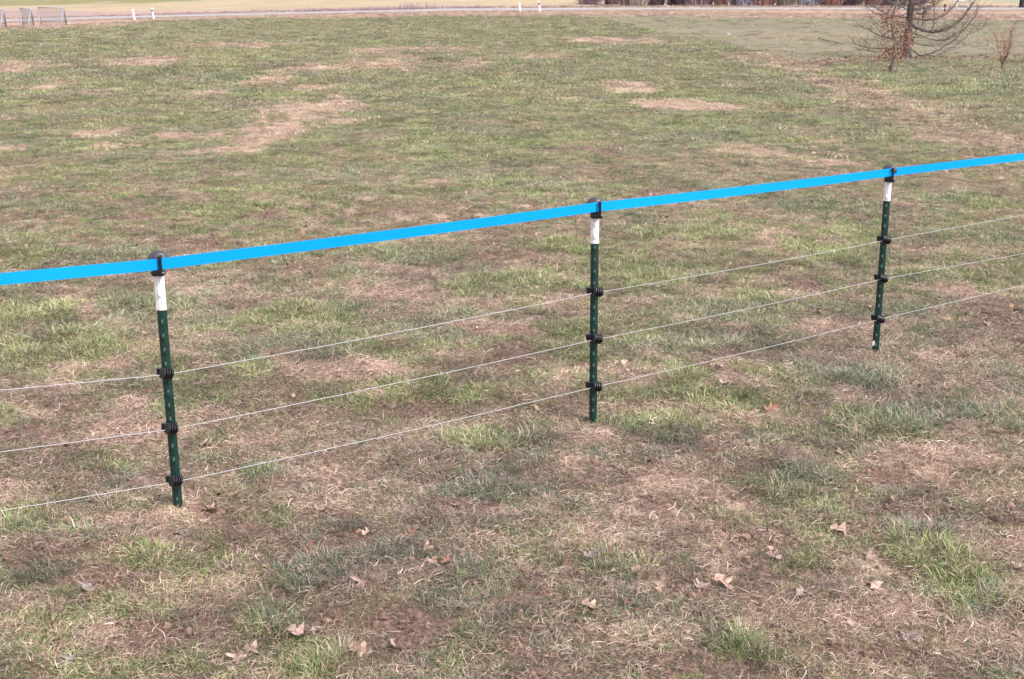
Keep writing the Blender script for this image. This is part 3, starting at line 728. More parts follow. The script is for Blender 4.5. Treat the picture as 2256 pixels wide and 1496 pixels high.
LEAVES = [  # image position, size, colour, label
 (463,1134,1.05,'tan','tan lobed oak leaf on soil just right of the left post\'s foot'),
 (521,1445,1.2,'tan','pale lobed oak leaf lying flat near the bottom edge, left one of a pair'),
 (561,1432,1.2,'pinkish','curled pinkish oak leaf near the bottom edge, right one of a pair'),
 (186,1294,1.0,'grey','greyish oak leaf on the bare soil patch at lower left'),
 (202,1318,.8,'brown','small brown leaf just below the greyish leaf at lower left'),
 (154,1456,1.0,'grey','grey crumpled leaf closest to the bottom left corner'),
 (399,1182,.9,'grey','grey leaf on straw directly below the left post'),
 (704,1128,.9,'pinkish','pinkish leaf below the lowest wire, the lower of two stacked up the picture'),
 (700,1099,.9,'pinkish','pinkish leaf below the lowest wire, the upper of two stacked up the picture'),
 (888,1096,.9,'tan','broad tan leaf on dry grass between left and middle posts'),
 (813,1186,.8,'tan','small star-shaped pale leaf in thin grass at centre left'),
 (938,1212,.9,'tan','pale oak leaf standing on edge beside a green tuft'),
 (954,1245,.8,'tan','pale pointed oak leaf touching a rusty brown leaf'),
 (982,1246,.8,'brown','rusty brown leaf touching a pale pointed leaf'),
 (910,1174,1.0,'brown','brown domed leaf in the grass at bottom centre left'),
 (799,1298,1.35,'pinkish','large ragged pinkish leaf with a dark gap under its left side'),
 (658,1408,1.2,'pinkish','long pinkish oak leaf lying beside dark grass near the bottom'),
 (797,1440,1.1,'tan','tan upright folded leaf near the bottom edge'),
 (869,1436,1.0,'tan','arched tan leaf just right of the upright folded leaf'),
 (1127,1224,.8,'tan','pale cupped leaf at bottom centre, left of a straw patch'),
 (730,1228,.7,'pinkish','small pinkish leaf above the dark green tuft at lower left centre'),
 (672,1258,.8,'pinkish','pinkish leaf left of the dark green tuft'),
 (1306,1233,.9,'grey','slate grey leaf on the straw patch below the middle post'),
 (1414,1270,1.0,'tan','tan oak leaf with pointed lobes standing in the tuft below the middle post'),
 (1543,1295,1.1,'pinkish','tangled pale leaf, left one of a touching pair right of centre'),
 (1594,1293,1.2,'tan','bright pointed oak leaf, right one of a touching pair'),
 (1453,1307,.7,'tan','small tan leaf below the tuft right of centre'),
 (1304,1345,1.0,'tan','pale forked leaf above a shadowed clod near the bottom centre'),
 (1772,1310,1.0,'pinkish','pinkish starry leaf at the edge of the big straw patch'),
 (1705,1228,1.0,'pinkish','pinkish leaf lying in thin grass left of the domed pale leaf'),
 (1354,1206,.7,'tan','small pale leaf on bare soil below the middle post'),
 (1853,1174,1.3,'tan','arched pale oak leaf with a dark hole in it'),
 (1911,1222,1.1,'pinkish','broad flat pinkish leaf left of the tall green tuft'),
 (1887,1238,.9,'grey','small crumpled grey leaf touching the broad flat pinkish leaf'),
 (1922,1298,1.2,'tan','tan oak leaf cluster between the straw patch and bright green tuft'),
 (2002,1403,1.1,'grey','smooth grey leaf near the bottom right, below the bright tuft'),
 (2244,1254,.9,'pinkish','pinkish leaf at the right edge of the picture beside the green tuft'),
 (2060,1321,1.1,'brown','brown curled leaf right under the bright green tuft'),
 (1874,1371,.9,'pinkish','pinkish leaf near the bottom right in grey grass'),
 (29,758,1.1,'pinkish','pinkish leaf at the left edge above the top wire'),
 (455,985,1.1,'pinkish','broad pink-tan leaf just right of the left post between lower two wires'),
 (152,989,.6,'brown','rusty leaf just under the middle wire at far left'),
 (1376,810,1.0,'tan','pale lobed leaf just right of the middle post between two wires'),
 (1586,816,1.0,'tan','pale leaf just right of the lowest wire on dark grass'),
 (1570,800,.7,'grey','small grey leaf above a pale one beside the lowest wire'),
 (1698,910,1.2,'brown','dark red-brown curled leaf standing in the green patch'),
 (1595,982,.8,'tan','tan cupped leaf in short grass below the red-brown leaf'),
 (1597,857,.8,'tan','pale leaf at the left end of a straw patch'),
 (1498,1002,.35,'orange','tiny orange leaf scrap in the short grass'),
 (1348,958,.9,'tan','tan leaf low right of the middle post\'s foot'),
 (1856,1000,.8,'tan','pale leaf in thin grass below the right post'),
 (1975,617,.9,'tan','bright pale leaf right of the right post between two wires'),
 (1941,891,1.0,'pinkish','pinkish leaf below the right post in green grass'),
 (2016,902,.9,'grey','greyish leaf beside a green clump right of the right post'),
 (2149,846,.9,'tan','narrow pale leaf in the green patch at right'),
 (2082,858,.8,'tan','small pale upright leaf at the right, left of the narrow one'),
 (2026,854,.7,'pinkish','small pinkish leaf in grass, leftmost of three pale ones at right'),
 (2176,950,1.0,'pinkish','pinkish leaf on bare soil towards the right edge'),
 (1804,694,.8,'tan','pale forked leaf just above the lowest wire near the right post'),
 (1735,760,.5,'orange','tiny bright orange leaf left of the right post\'s foot'),
 (2176,712,.9,'pinkish','ragged pinkish leaf at right below the lowest wire'),
 (2235,686,1.1,'brown','dark brown leaf at the right edge below the lowest wire')]
lm_cache = {}
for k, (px, py, sz, colr, lab) in enumerate(LEAVES):
    key = (colr, k % 5)
    if key not in lm_cache: lm_cache[key] = leaf_mesh(k * 7 + 1, LM[colr])
    p = at(px, py); o = bpy.data.objects.new('fallen_leaf', lm_cache[key]); C.objects.link(o)
    rs = random.Random(k); o.location = (p.x, p.y, p.z + .013); sc = sz * (.68 if py > 1000 else .74); o.scale = (sc, sc, sc)
    up = 1.0 if any(w_ in lab for w_ in ('standing', 'upright', 'folded')) else 0
    o.rotation_euler = (rs.uniform(-.25, .35) + up * .8, rs.uniform(-.3, .3), rs.uniform(0, 6.28))
    if 'arched' in lab or 'domed' in lab: o.rotation_euler[0] += .15
    tag(o, lab, 'leaf', 'fallen oak leaves on the grass')

# smaller brown litter: uncountable crumbs of leaf
def litter():
    rs = random.Random(5); V, Fs, var, br = [], [], [], []
    for k in range(10):
        n = 7; o = len(V); V.append((0, 0, rs.uniform(0, .006)))
        for q in range(n):
            a = 2 * math.pi * q / n; r_ = rs.uniform(.006, .024); V.append((r_ * math.cos(a), r_ * .7 * math.sin(a), rs.uniform(0, .012)))
        c = (rs.random(), rs.random(), 0); br += [c] * (n + 1)
        for q in range(n): Fs.append((o, o + 1 + q, o + 1 + (q + 1) % n)); var.append(k)
    x1, y1 = scatter(2.6, 12, 16, R(28)); keep = rng.random(len(x1)) < .7; x1, y1 = x1[keep], y1[keep]; sz1 = rng.uniform(.3, 1.0, len(x1))
    X, Y, Z_ = [x1], [y1], [sz1]
    for P, n, sp_, s0 in ((BANK, 700, .55, 1.0), (FURROW, 700, .45, 1.8)):
        L = [(Vector(a), Vector(b)) for a, b in zip(P[:-1], P[1:])]
        for _ in range(n):
            a, b = rs.choice(L); p = a.lerp(b, rs.random()); X.append([p.x + rs.gauss(0, sp_)]); Y.append([p.y + rs.gauss(0, sp_)]); Z_.append([rs.uniform(.6, 1.3) * s0])
    t = at(1997, 128)
    for _ in range(900):
        X.append([t.x + rs.gauss(0, 1.8)]); Y.append([t.y + rs.gauss(-1.5, 3)]); Z_.append([rs.uniform(.8, 1.8)])
    p0, p1 = at(2000, 300), at(2256, 340)
    for _ in range(160):
        X.append([rs.uniform(3, 9)]); Y.append([rs.uniform(8, 24)]); Z_.append([rs.uniform(.7, 1.3)])
    X, Y, Z_ = map(np.concatenate, (X, Y, Z_)); n = len(X)
    spots = np.column_stack([X, Y, gz(X, Y) + .016]); turn = np.column_stack([rng.normal(0, .35, n), rng.normal(0, .35, n), rng.random(n) * 6.28])
    m = bpy.data.materials.new('leaf_crumbs'); m.use_nodes = True; nt = m.node_tree; b = nt.nodes['Principled BSDF']; b.inputs['Roughness'].default_value = .7
    a2 = nt.nodes.new('ShaderNodeAttribute'); a2.attribute_name = 'tuft'; a2.attribute_type = 'INSTANCER'; s2 = nt.nodes.new('ShaderNodeSeparateColor'); nt.links.new(a2.outputs[0], s2.inputs[0])
    r = nt.nodes.new('ShaderNodeValToRGB'); nt.links.new(s2.outputs[0], r.inputs[0]); e = r.color_ramp.elements; e.new(.5)
    for x_, (p_, c_) in zip(e, [(0, (.10, .05, .035)), (.5, (.21, .12, .085)), (1, (.38, .27, .21))]): x_.position = p_; x_.color = (*c_, 1)
    nt.links.new(r.outputs[0], b.inputs['Base Color'])
    o = spots_object('leaf_litter', V, Fs, var, br, spots, rng.integers(0, 10, n), turn, np.column_stack([Z_, Z_, Z_]), np.column_stack([rng.random(n)] * 3), m)
    tag(o, 'small brown crumbs of dead leaves scattered over the grass and under the tree', 'leaf litter', kind='stuff')
litter()

def clods():
    rs = random.Random(15); V, Fs, var, br = [], [], [], []
    for k in range(8):
        o = len(V); n = 6; br += [(rs.random(), rs.random(), 0)] * (2 * n + 1)
        for r_, z in ((.011, -.003), (.008, .006)):
            for q in range(n): a = 2 * math.pi * q / n + rs.uniform(-.2, .2); f = rs.uniform(.7, 1.3); V.append((r_ * f * math.cos(a), r_ * f * math.sin(a), z * f))
        V.append((0, 0, .009))
        for q in range(n): q2 = (q + 1) % n; Fs += [(o + q, o + q2, o + n + q2, o + n + q), (o + n + q, o + n + q2, o + 2 * n)]; var += [k, k]
    x, y = scatter(2.6, 13, 900, R(28)); _, _, wb, _ = weights(x, y); k = rng.random(len(x)) < .04 + .55 * wb; x, y = x[k], y[k]; n = len(x)
    s_ = rng.uniform(.25, 1.25, n) * (.6 + .8 * rng.random(n) ** 3)
    m = bpy.data.materials.new('soil_clods'); m.use_nodes = True; nt = m.node_tree; b = nt.nodes['Principled BSDF']; b.inputs['Roughness'].default_value = .95; b.inputs['Specular IOR Level'].default_value = .1
    a2 = nt.nodes.new('ShaderNodeAttribute'); a2.attribute_name = 'tuft'; a2.attribute_type = 'INSTANCER'; s2 = nt.nodes.new('ShaderNodeSeparateColor'); nt.links.new(a2.outputs[0], s2.inputs[0])
    r = nt.nodes.new('ShaderNodeMixRGB'); nt.links.new(s2.outputs[0], r.inputs[0]); r.inputs[1].default_value = (.085, .05, .038, 1); r.inputs[2].default_value = (.26, .175, .14, 1); nt.links.new(r.outputs[0], b.inputs['Base Color'])
    o = spots_object('soil_clods', V, Fs, var, br, np.column_stack([x, y, gz(x, y) + .002]), rng.integers(0, 8, n), np.column_stack([rng.normal(0, .4, n), rng.normal(0, .4, n), rng.random(n) * 6.28]), np.column_stack([s_, s_, s_]), np.column_stack([rng.random(n)] * 3), m)
    tag(o, 'loose crumbs and clods of reddish brown soil on the bare patches', 'soil', kind='stuff')
clods()

# ------------------------------------------------------------------ trees on the right
def limb(parent, name, px, Y, r0, r1, material, mb=None, wob=.0, dy=0.0, n=None):
    pts = []
    P = [at_depth(a, b, Y + dy * k / max(1, len(px) - 1)) for k, (a, b) in enumerate(px)]
    out = []
    for i in range(len(P) - 1):                     # catmull-rom smoothing
        p0, p1, p2, p3 = P[max(i - 1, 0)], P[i], P[i + 1], P[min(i + 2, len(P) - 1)]
        for k in range(5):
            t = k / 5; out.append(.5 * ((2 * p1) + (p2 - p0) * t + (2 * p0 - 5 * p1 + 4 * p2 - p3) * t * t + (3 * p1 - p0 - 3 * p2 + p3) * t ** 3))
    out.append(P[-1]); m = len(out)
    out = [p + Vector((random.gauss(0, wob), random.gauss(0, wob), random.gauss(0, wob))) if 0 < k else p for k, p in enumerate(out)]
    rad = [r0 + (r1 - r0) * k / (m - 1) for k in range(m)]
    return out, rad
def twigs(mb, path, n, L, r, up=.6, spread=.8):
    for _ in range(n):
        i = random.randrange(max(1, len(path) // 4), len(path)); p = path[i]
        d = Vector((random.gauss(0, spread), random.gauss(0, spread), random.uniform(-.1, 1) * up)).normalized(); l = L * random.uniform(.4, 1.1)
        bend = Vector((random.gauss(0, .15), random.gauss(0, .15), .25)) * l
        mb.tube([p, p + d * l * .5, p + d * l + bend * .6], [r, r * .7, r * .35], 3, False)

def larch():
    b = at(1997, 128); Y = b.y; root = empty('bare_conifer'); root.location = b
    inv = Matrix.Translation(-b)
    tag(root, 'large bare tree with dark trunk and upswept hanging branches, right background', 'tree')
    mb = MB(); pts = [at_depth(1994, 136, Y), at_depth(1996, 120, Y), at_depth(1999, 95, Y), at_depth(2003, 50, Y), at_depth(2008, 0, Y)]
    for k in range(1, 9): pts.append(pts[4] + Vector((.03 * k, .02 * k, .95 * k)))
    rad = [.16, .125, .11, .098, .09] + [.085 - .009 * k for k in range(1, 9)]
    pts = [inv @ p for p in pts]; mb.tube(pts, rad, 12)
    for k in range(6):                             # root flare
        a = k * 1.05 + .3; mb.tube([Vector((math.cos(a) * .07, math.sin(a) * .07, .2)), Vector((math.cos(a) * .15, math.sin(a) * .15, .02)), Vector((math.cos(a) * .26, math.sin(a) * .26, -.08))], [.045, .04, .02], 6)
    tr = mb.build('trunk', M_wood, root, True)
    BR = [([(2004,40),(2040,44),(2062,41),(2085,29),(2100,15),(2112,0),(2122,-18)], .030), ([(2004,52),(2030,66),(2050,70),(2075,68),(2098,56),(2122,36),(2138,14),(2152,-6)], .034),
     ([(2003,56),(2045,71),(2072,71),(2100,60),(2130,26),(2148,0),(2158,-20)], .028), ([(2000,103),(2024,119),(2045,119),(2070,108),(2105,85),(2128,60),(2150,30),(2155,12)], .026),
     ([(2040,120),(2062,122),(2085,113),(2110,97),(2135,74),(2150,44)], .022), ([(2135,74),(2155,68),(2172,55)], .010), ([(2002,68),(2028,79),(2042,81),(2054,68),(2058,40),(2058,8),(2058,-15)], .020),
     ([(2001,80),(2050,86),(2085,86),(2110,72),(2128,52),(2136,35)], .015), ([(2001,94),(2060,100),(2100,96),(2140,102),(2180,101)], .008), ([(2004,30),(2034,30),(2046,14),(2055,0)], .015),
     ([(1990,82),(1960,83),(1940,80),(1915,68),(1895,55),(1880,42)], .022), ([(1992,107),(1955,107),(1925,107),(1900,102),(1886,98),(1878,88)], .024),
     ([(1998,40),(1965,34),(1945,26),(1922,14),(1902,0),(1892,-14)], .024), ([(1945,26),(1940,10),(1936,-8)], .014), ([(1998,58),(1960,60),(1948,45),(1932,30)], .012),
     ([(2006,18),(2040,20),(2062,8),(2075,-6)], .016), ([(2036,16),(2034,34),(2032,50),(2030,56)], .022), ([(1994,94),(1960,92),(1930,88),(1908,90)], .010),
     ([(1985,116),(1950,120),(1915,112),(1890,112)], .009), ([(2006,12),(2050,-2),(2075,-20)], .02), ([(1998,20),(1970,8),(1950,-12)], .02)]
    for k, (px, r0) in enumerate(BR):
        dy = [.8, -1.0, .4, -.6, 1.2, .2][k % 6]
        path, rad = limb(root, 'branch', px, Y, r0, r0 * .3, M_twig, wob=.012, dy=dy)
        path = [inv @ p for p in path]; mb = MB(); mb.tube(path, [q * .82 for q in rad], 6); twigs(mb, path, 34, .62, .0038, .7, .6)
        mb.build('branch', M_twig, root, True)
    rs = random.Random(19)
    for k in range(26):                            # the many thin lower branches
        z = .55 + k * .085; a = k * 2.4 + rs.uniform(-.3, .3); L = rs.uniform(1.0, 1.9); r0 = rs.uniform(.009, .015)
        path = [Vector((.03, 0, z)) + Vector((math.cos(a) * L * t, math.sin(a) * L * t, -.9 * t * (1 - t) * L * .8 + .35 * t * t * L + rs.gauss(0, .012))) for t in [q / 8 for q in range(9)]]
        path = [p if p.z > .08 else Vector((p.x, p.y, .08)) for p in path]
        mb = MB(); mb.tube(path, [r0 * (1 - .75 * q / 8) for q in range(9)], 5); twigs(mb, path, 26, .5, .0038, .6, .6); mb.build('branch', M_twig, root, True)
    rs = random.Random(9)
    for k in range(26):                            # the crown above the picture
        z = 2.9 + k * .26; a = k * 2.4; L = 2.6 - k * .07; r0 = .035 - .0008 * k
        path = [Vector((.05, 0, z)) + Vector((math.cos(a) * L * t, math.sin(a) * L * t, -1.0 * t * (1 - t) * L * .8 + .5 * t * t * L)) for t in [q / 8 for q in range(9)]]
        mb = MB(); mb.tube(path, [r0 * (1 - .75 * q / 8) for q in range(9)], 5); twigs(mb, path, 10, .6, .006); mb.build('branch', M_twig, root, True)
larch()

def quad_leaf(mb, p, s):
    a = Vector((random.gauss(0, 1), random.gauss(0, 1), random.gauss(-.6, 1))).normalized(); b = a.cross(Vector((random.gauss(0, 1), random.gauss(0, 1), random.gauss(0, 1)))).normalized()
    mb.add([p, p + a * s * .5 + b * s * .28, p + a * s, p + a * s * .5 - b * s * .28], [(0, 1, 2, 3)])
def young_tree():
    b = at(1964, 160); Y = b.y; root = empty('young_oak', b); inv = Matrix.Translation(-b)
    tag(root, 'young crooked tree with clusters of rusty dead leaves in front of the bare tree', 'tree')
    def pth(px, r0, r1, wob=.006, dy=0): pa, ra = limb(root, '', px, Y, r0, r1, None, wob=wob, dy=dy); return [inv @ p for p in pa], ra
    mb = MB(); p, r = pth([(1964,164),(1966,150),(1970,120),(1972,90),(1968,70),(1966,50),(1971,20),(1978,0),(1982,-30),(1980,-70)], .045, .016, .004); mb.tube(p, r, 9); mb.build('trunk', M_bark2, root, True)
    mb = MB(); p, r = pth([(1962,164),(1960,152),(1961,142)], .045, .01); mb.tube(p, r, 6); mb.build('stub', M_wood, root, True)
    lv = []
    for px, r0 in (([(1968,45),(1974,60),(1983,75),(1986,84),(1983,92)], .018), ([(1970,100),(1958,108),(1950,118)], .014), ([(1972,90),(1990,100),(2004,108),(2014,112)], .014),
                   ([(1968,60),(1955,70),(1946,80)], .012), ([(1968,42),(1950,30),(1938,32)], .012), ([(1972,40),(1985,50),(1998,52)], .012), ([(1975,20),(1990,5),(2000,-12)], .014),
                   ([(1985,84),(1995,72),(2002,60)], .010), ([(1973,10),(1955,-4),(1948,-24)], .012), ([(1983,90),(1984,105),(1990,120)], .008)):
        p, r = pth(px, r0, r0 * .4, .012, random.uniform(-.5, .5)); mb = MB(); mb.tube(p, r, 5); twigs(mb, p, 8, .25, .004, .2); mb.build('branch', M_bark2, root, True); lv.append(p)
    mb = MB(); A = [inv @ at_depth(x, y, Y) for x, y in ((1958,108),(1952,112),(1955,95),(1960,76),(1952,60),(1948,45),(1956,34),(1975,55),(1990,56),(1985,75),(1992,90),(1998,72),(2000,84),(1978,110),(1986,120),(1990,104),(1960,122),(1950,122),(1980,38),(1965,22),(1950,22),(1995,100),(1982,128),(2006,96))]
    for c in A:
        for _ in range(random.choice((18, 34, 60))): quad_leaf(mb, c + Vector((random.gauss(0, .08), random.gauss(0, .15), random.gauss(0, .075))), random.uniform(.035, .075))
    for p in lv:
        for _ in range(20): quad_leaf(mb, random.choice(p) + Vector((random.gauss(0, .04), random.gauss(0, .04), random.gauss(-.03, .05))), random.uniform(.03, .07))
    for _ in range(90):
        quad_leaf(mb, Vector((random.gauss(-.04, .10), random.gauss(0, .12), abs(random.gauss(.02, .06)))), random.uniform(.04, .08))
    tag(mb.build('dead_leaves', M_brownleaf, root), kind='stuff')
young_tree()

def shrub():
    b = at(2208, 155); Y = b.y; root = empty('bare_shrub', b); inv = Matrix.Translation(-b)
    tag(root, 'small bare shrub with thin reddish twigs near the right edge', 'shrub')
    for px, r0 in (([(2208,157),(2209,140),(2216,125),(2224,100),(2226,75),(2238,48)], .016), ([(2208,150),(2207,138),(2204,133)], .018), ([(2210,140),(2222,118),(2228,95),(2230,70)], .011),
                   ([(2208,138),(2204,120),(2198,100),(2196,80)], .009), ([(2212,130),(2212,105),(2208,80)], .008)):
        pa, ra = limb(root, '', px, Y, r0, r0 * .35, None, wob=.008); pa = [inv @ p for p in pa]; mb = MB(); mb.tube(pa, ra, 6); mb.build('stem', M_wood if r0 > .010 else M_red_twig, root, True)
        mb = MB(); twigs(mb, pa, 36, .42, .0030, 1.4, .55); tag(mb.build('twigs', M_red_twig, root), kind='stuff')
shrub()

# ------------------------------------------------------------------ beyond the field
def delineator_mesh():
    mb = MB(); return mb
def delineator(px, py_b, py_t, label, lean):
    b = at(px, py_b); b.y = float(ycurve(ROADL, b.x)) - 3.3; b.x = at_depth(px, py_b, b.y).x; b.z = at_depth(px, py_b, b.y).z; Hh = (at_depth(px, py_t, b.y) - b).z
    print('marker', b, Hh, float(gbase(b.x, b.y)))
    root = empty('road_marker_post', b); root.rotation_euler = (0, -lean, 0); tag(root, label, 'marker post', 'white roadside marker posts')
    wv = .17; sec = [(-wv / 2, -.03), (0, -.07), (wv / 2, -.03), (wv / 2, .05), (-wv / 2, .05)]
    k = Hh
    V, Fs = extrude(sec, -.2, k * .64); mesh_obj('post_body', V, Fs, M_white, root)
    sec2 = [(x * 1.02, y * 1.02) for x, y in sec]; V, Fs = extrude(sec2, k * .64, k * .80); mesh_obj('black_band', V, Fs, M_black if 'banded' in label else M_white, root)
    V, Fs = extrude(sec, k * .80, k); V = [(x, y, z + (-.03 if (y < 0 and z > k * .9) else 0)) for x, y, z in V]; mesh_obj('post_head', V, Fs, M_white, root)
delineator(296, 42, 20, 'plain white roadside post, leftmost of all', .10)
delineator(338, 39, 17.5, 'black-banded white roadside post, right one of the left pair', .09)
delineator(1146, 27, 5.5, 'plain white roadside post, left one of the centre pair', .12)
delineator(1189, 24, 2, 'black-banded white roadside post, right one of the centre pair', .10)

def mesh_frame(x0, x1, yb, yt, label, lean_l, lean_r):
    """low A-frame of galvanised tube with wire netting"""
    b = at((x0 + x1) / 2, yb); Y = b.y; root = empty('netting_frame', b); inv = Matrix.Translation(-b); tag(root, label, 'netting frame', 'wire netting frames')
    def P(x, y, d=0): return inv @ at_depth(x, y, Y + d)
    tl, tr_ = P(x0 + lean_l, yt), P(x1 - 5, yt); r = .045
    bl, br = P(x0 + 7, yb, -.9), P(x1 - 12, yb, -.9); bl2, br2 = P(x0 + 9, yb - 1.5, 1.2), P(x1 + 2, yb - 1.5, 1.2)
    for a, c in ((tl, bl), (tr_, br), (tl, bl2), (tr_, br2)): MB().tube([a, c], r, 6).build('leg', M_frame, root, True)
    MB().tube([tl, tr_], r, 6).build('top_rail', M_frame, root, True); MB().tube([bl2.lerp(tl, .22), br2.lerp(tr_, .22)], r * .8, 6).build('lower_rail', M_frame, root, True)
    mb = MB(); n = 16; m = 9
    for k in range(1, n): t = k / n; mb.tube([tl.lerp(tr_, t), bl2.lerp(br2, t)], .007, 3, False)
    for k in range(1, m): t = k / m; mb.tube([tl.lerp(bl2, t), tr_.lerp(br2, t)], .007, 3, False)
    mb.build('netting', M_frame, root)
mesh_frame(42, 73, 60, 19, 'smaller grey netting frame at far left by the road', 1, 0)
mesh_frame(82, 145, 58, 17, 'larger grey netting frame at far left, right of the smaller one', 1, 0)
mesh_frame(-40, 12, 62, 20, 'grey netting frame cut off by the left picture edge', 1, 0)

def stone(px, py, s, label):
    p = at(px, py); mb = MB(); V = []
    n = 8; prof = [(.5, -.1), (1, .12), (.85, .42), (.4, .6), (.05, .62)]
    for r_, z in prof:
        for k in range(n): a = 2 * math.pi * k / n; q = random.uniform(.85, 1.15); V.append((r_ * s * q * math.cos(a), r_ * s * .7 * q * math.sin(a), z * s * random.uniform(.9, 1.1)))
    Fs = [(a_ * n + k, a_ * n + (k + 1) % n, (a_ + 1) * n + (k + 1) % n, (a_ + 1) * n + k) for a_ in range(4) for k in range(n)] + [tuple(range(n))[::-1], tuple(range(4 * n, 5 * n))]
    tag(mesh_obj('pale_stone', V, Fs, M_stone, None, True, p), label, 'stone')
stone(151, 54, .20, 'white stone at the foot of the larger netting frame')
stone(1914, 31, .28, 'white stone on the verge left of the bare tree')
stone(1604, 78, .10, 'small white stone in the darker field at right')
stone(1642, 115, .08, 'pale stone at the rough edge of the right-hand field')
stone(648, 107, .05, 'tiny white stone in the middle of the lawn')
def stick(pts, r, label):
    P = [at(*q) + Vector((0, 0, .05)) for q in pts]; tag(MB().tube(P, r * .5, 6).build('fallen_stick', M_twig, smooth=True), label, 'stick')
stick([(1802, 89), (1820, 92), (1848, 97)], .03, 'dark fallen stick in the right field left of the bare tree')
stick([(1585, 131), (1605, 131.5), (1630, 132)], .025, 'brown stick on the lawn edge left of the furrow')

def thin_pole(px, yb, r, label, Hh, material, ball=False):
    b = at(px, yb); root = empty('roadside_pole', b); tag(root, label, 'pole')
    MB().tube([(0, 0, -.3), (0, 0, Hh)], r, 8).build('pole', material, root, True)
    hd = MB().lathe([(.01, 0), (r * 2.6, .03), (r * 3, .14), (r * 2.2, .25), (.01, .28)], 8, Matrix.Translation((0, 0, Hh))); hd.build('pole_head', mat('pole_head_paint', (.09, .05, .045) if ball else (.5, .5, .55), .6), root, True)
thin_pole(1281, 19, .035, 'thin pale pole beyond the road right of the centre marker posts', 2.6, M_frame)
thin_pole(2081, 25, .05, 'short dark pole with a brown head among the hanging branches', .42, M_dark_bark, True)

def barrier():
    b = at(2120, 18.5); root = empty('white_barrier', b); tag(root, 'white two-post frame with a top bar across the road behind the branches', 'barrier')
    inv = Matrix.Translation(-b); Y = b.y
    for px in (2107, 2134):
        p = inv @ at_depth(px, 18.5, Y); mb = MB(); mb.bevbox((p.x, 0, .55), (.15, .12, 1.5), .02); mb.build('upright', M_white, root)
    a, c = inv @ at_depth(2107, 1, Y), inv @ at_depth(2134, 1, Y); mb = MB(); mb.bevbox(((a.x + c.x) / 2, -.02, a.z), (abs(c.x - a.x) + .5, .08, .14), .02); mb.build('top_bar', M_white, root)
barrier()

def road_tree():
    b = at(2251, 20.5); root = empty('roadside_tree', b); tag(root, 'dark thick tree trunk across the road at the upper right corner', 'tree')
    pts = [(0, 0, -.4), (0, 0, .2), (.03, 0, 1.5), (.05, .02, 3), (0, .05, 5)]; mb = MB().tube(pts, [.38, .30, .26, .24, .19], 12); mb.build('trunk', M_dark_bark, root, True)
    rs = random.Random(4)
    for k in range(22):
        z = 2.6 + k * .2; a = k * 2.4; L = rs.uniform(1.8, 3.2); p0 = Vector((.02, .02, min(z, 5)))
        path = [p0 + Vector((math.cos(a) * L * t, math.sin(a) * L * t, L * t * rs.uniform(.7, .9))) for t in (0, .3, .6, 1)]
        mb = MB(); mb.tube(path, [.09, .06, .04, .015], 6); twigs(mb, path, 12, .9, .012); mb.build('branch', M_dark_bark, root, True)
road_tree()

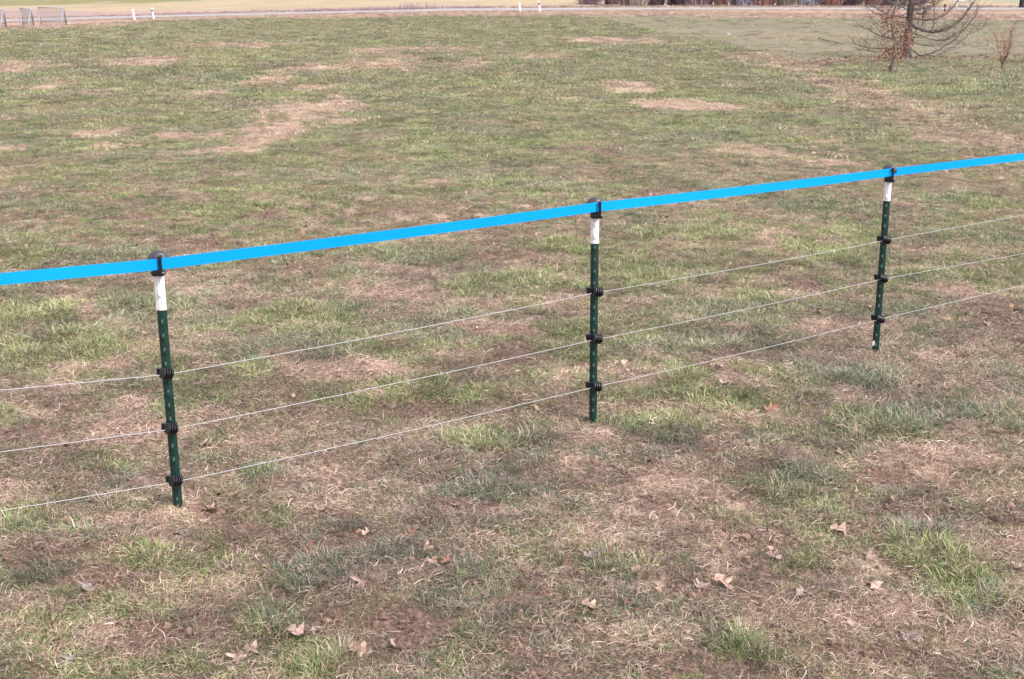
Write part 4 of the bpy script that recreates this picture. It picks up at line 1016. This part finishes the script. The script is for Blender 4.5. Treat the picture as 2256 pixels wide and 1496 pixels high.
# bare bushes beyond the road
BC = [((.27, .19, .23), 'purple-grey'), ((.30, .17, .16), 'red-brown'), ((.36, .30, .28), 'grey-brown'), ((.30, .29, .37), 'bluish grey'), ((.14, .115, .14), 'dark')]  # twig colours lightened, distance haze painted into them
BMAT = [mat('bush_twigs_' + n.replace('-', '_').replace(' ', '_'), c, .9, .1, 0, .35, 3) for c, n in BC]
def bush_mesh(seed, m):
    rs = random.Random(seed); random.seed(seed); mb = MB()
    for _ in range(260):
        a = rs.uniform(0, 6.28); r_ = rs.uniform(0, 1.1); x, y = r_ * math.cos(a), r_ * math.sin(a) * .6; h = rs.uniform(.8, 3.4); sp = rs.uniform(.1, .9)
        mb.tube([(x, y, -.1), (x + math.cos(a) * sp * .4, y + math.sin(a) * sp * .4, h * .5), (x + math.cos(a) * sp + rs.gauss(0, .2), y + math.sin(a) * sp, h)], [.035, .025, .012], 3, False)
    for _ in range(420):
        a = rs.uniform(0, 6.28); r_ = rs.uniform(0, 1.7); z = rs.uniform(.05, 2.6); p = Vector((r_ * math.cos(a), r_ * math.sin(a) * .6, z)); d = Vector((rs.gauss(0, .5), rs.gauss(0, .5), rs.uniform(0, 1))).normalized() * rs.uniform(.3, .8)
        mb.tube([p, p + d], [.03, .012], 3, False)
    me = bpy.data.meshes.new('bush'); me.from_pydata(mb.V, [], mb.F); me.materials.append(m); return me
seqb = [0, 0, 2, 4, 4, 0, 1, 3, 1, 2, 3, 1, 4, 1, 3, 0]
ordn = ['leftmost', 'second', 'third', 'fourth', 'fifth', 'sixth', 'seventh', 'eighth', 'ninth', 'tenth', 'eleventh', 'twelfth', 'thirteenth', 'fourteenth', 'fifteenth', 'rightmost']
meshes = {}
for k, ci in enumerate(seqb):
    px = 1300 + k * 48; p = at(px, 12.5 - (2.5 if k < 2 else 0) + random.Random(k).uniform(-.5, .5))
    if (ci, k % 2) not in meshes: meshes[(ci, k % 2)] = bush_mesh(k + 50, BMAT[ci])
    o = bpy.data.objects.new('bare_bush', meshes[(ci, k % 2)]); C.objects.link(o); o.location = p; o.rotation_euler = (0, 0, k * 1.3); s_ = 1.0 + .15 * (k % 3); o.scale = (s_, s_, s_)
    pos = ordn[k] if k in (0, 15) else ordn[k] + ' from the left'
    tag(o, f'{BC[ci][1]} bare bush beyond the road, {pos} in the row', 'bush', 'bare bushes beyond the road')

# dry stalks beyond the road, centre left
def stalks():
    rs = random.Random(8); mb = MB()
    for _ in range(900):
        px = rs.choice([rs.gauss(920, 45), rs.gauss(1030, 35), rs.gauss(720, 60), rs.gauss(800, 60)]); yb = np.interp(px, [600, 900, 1130], [29, 23.5, 20.5]); p = at(px, yb - rs.uniform(0, 1.5))
        h = rs.uniform(.1, .75) * (1.0 if 880 < px < 960 else .6); d = Vector((rs.gauss(0, .12), rs.gauss(0, .1), h)); mb.tube([p, p + d], [.02, .008], 3, False)
    tag(mb.build('dry_stalks', BMAT[0]), 'dry purple-brown weed stalks along the far side of the road', 'weeds', kind='stuff')
stalks()
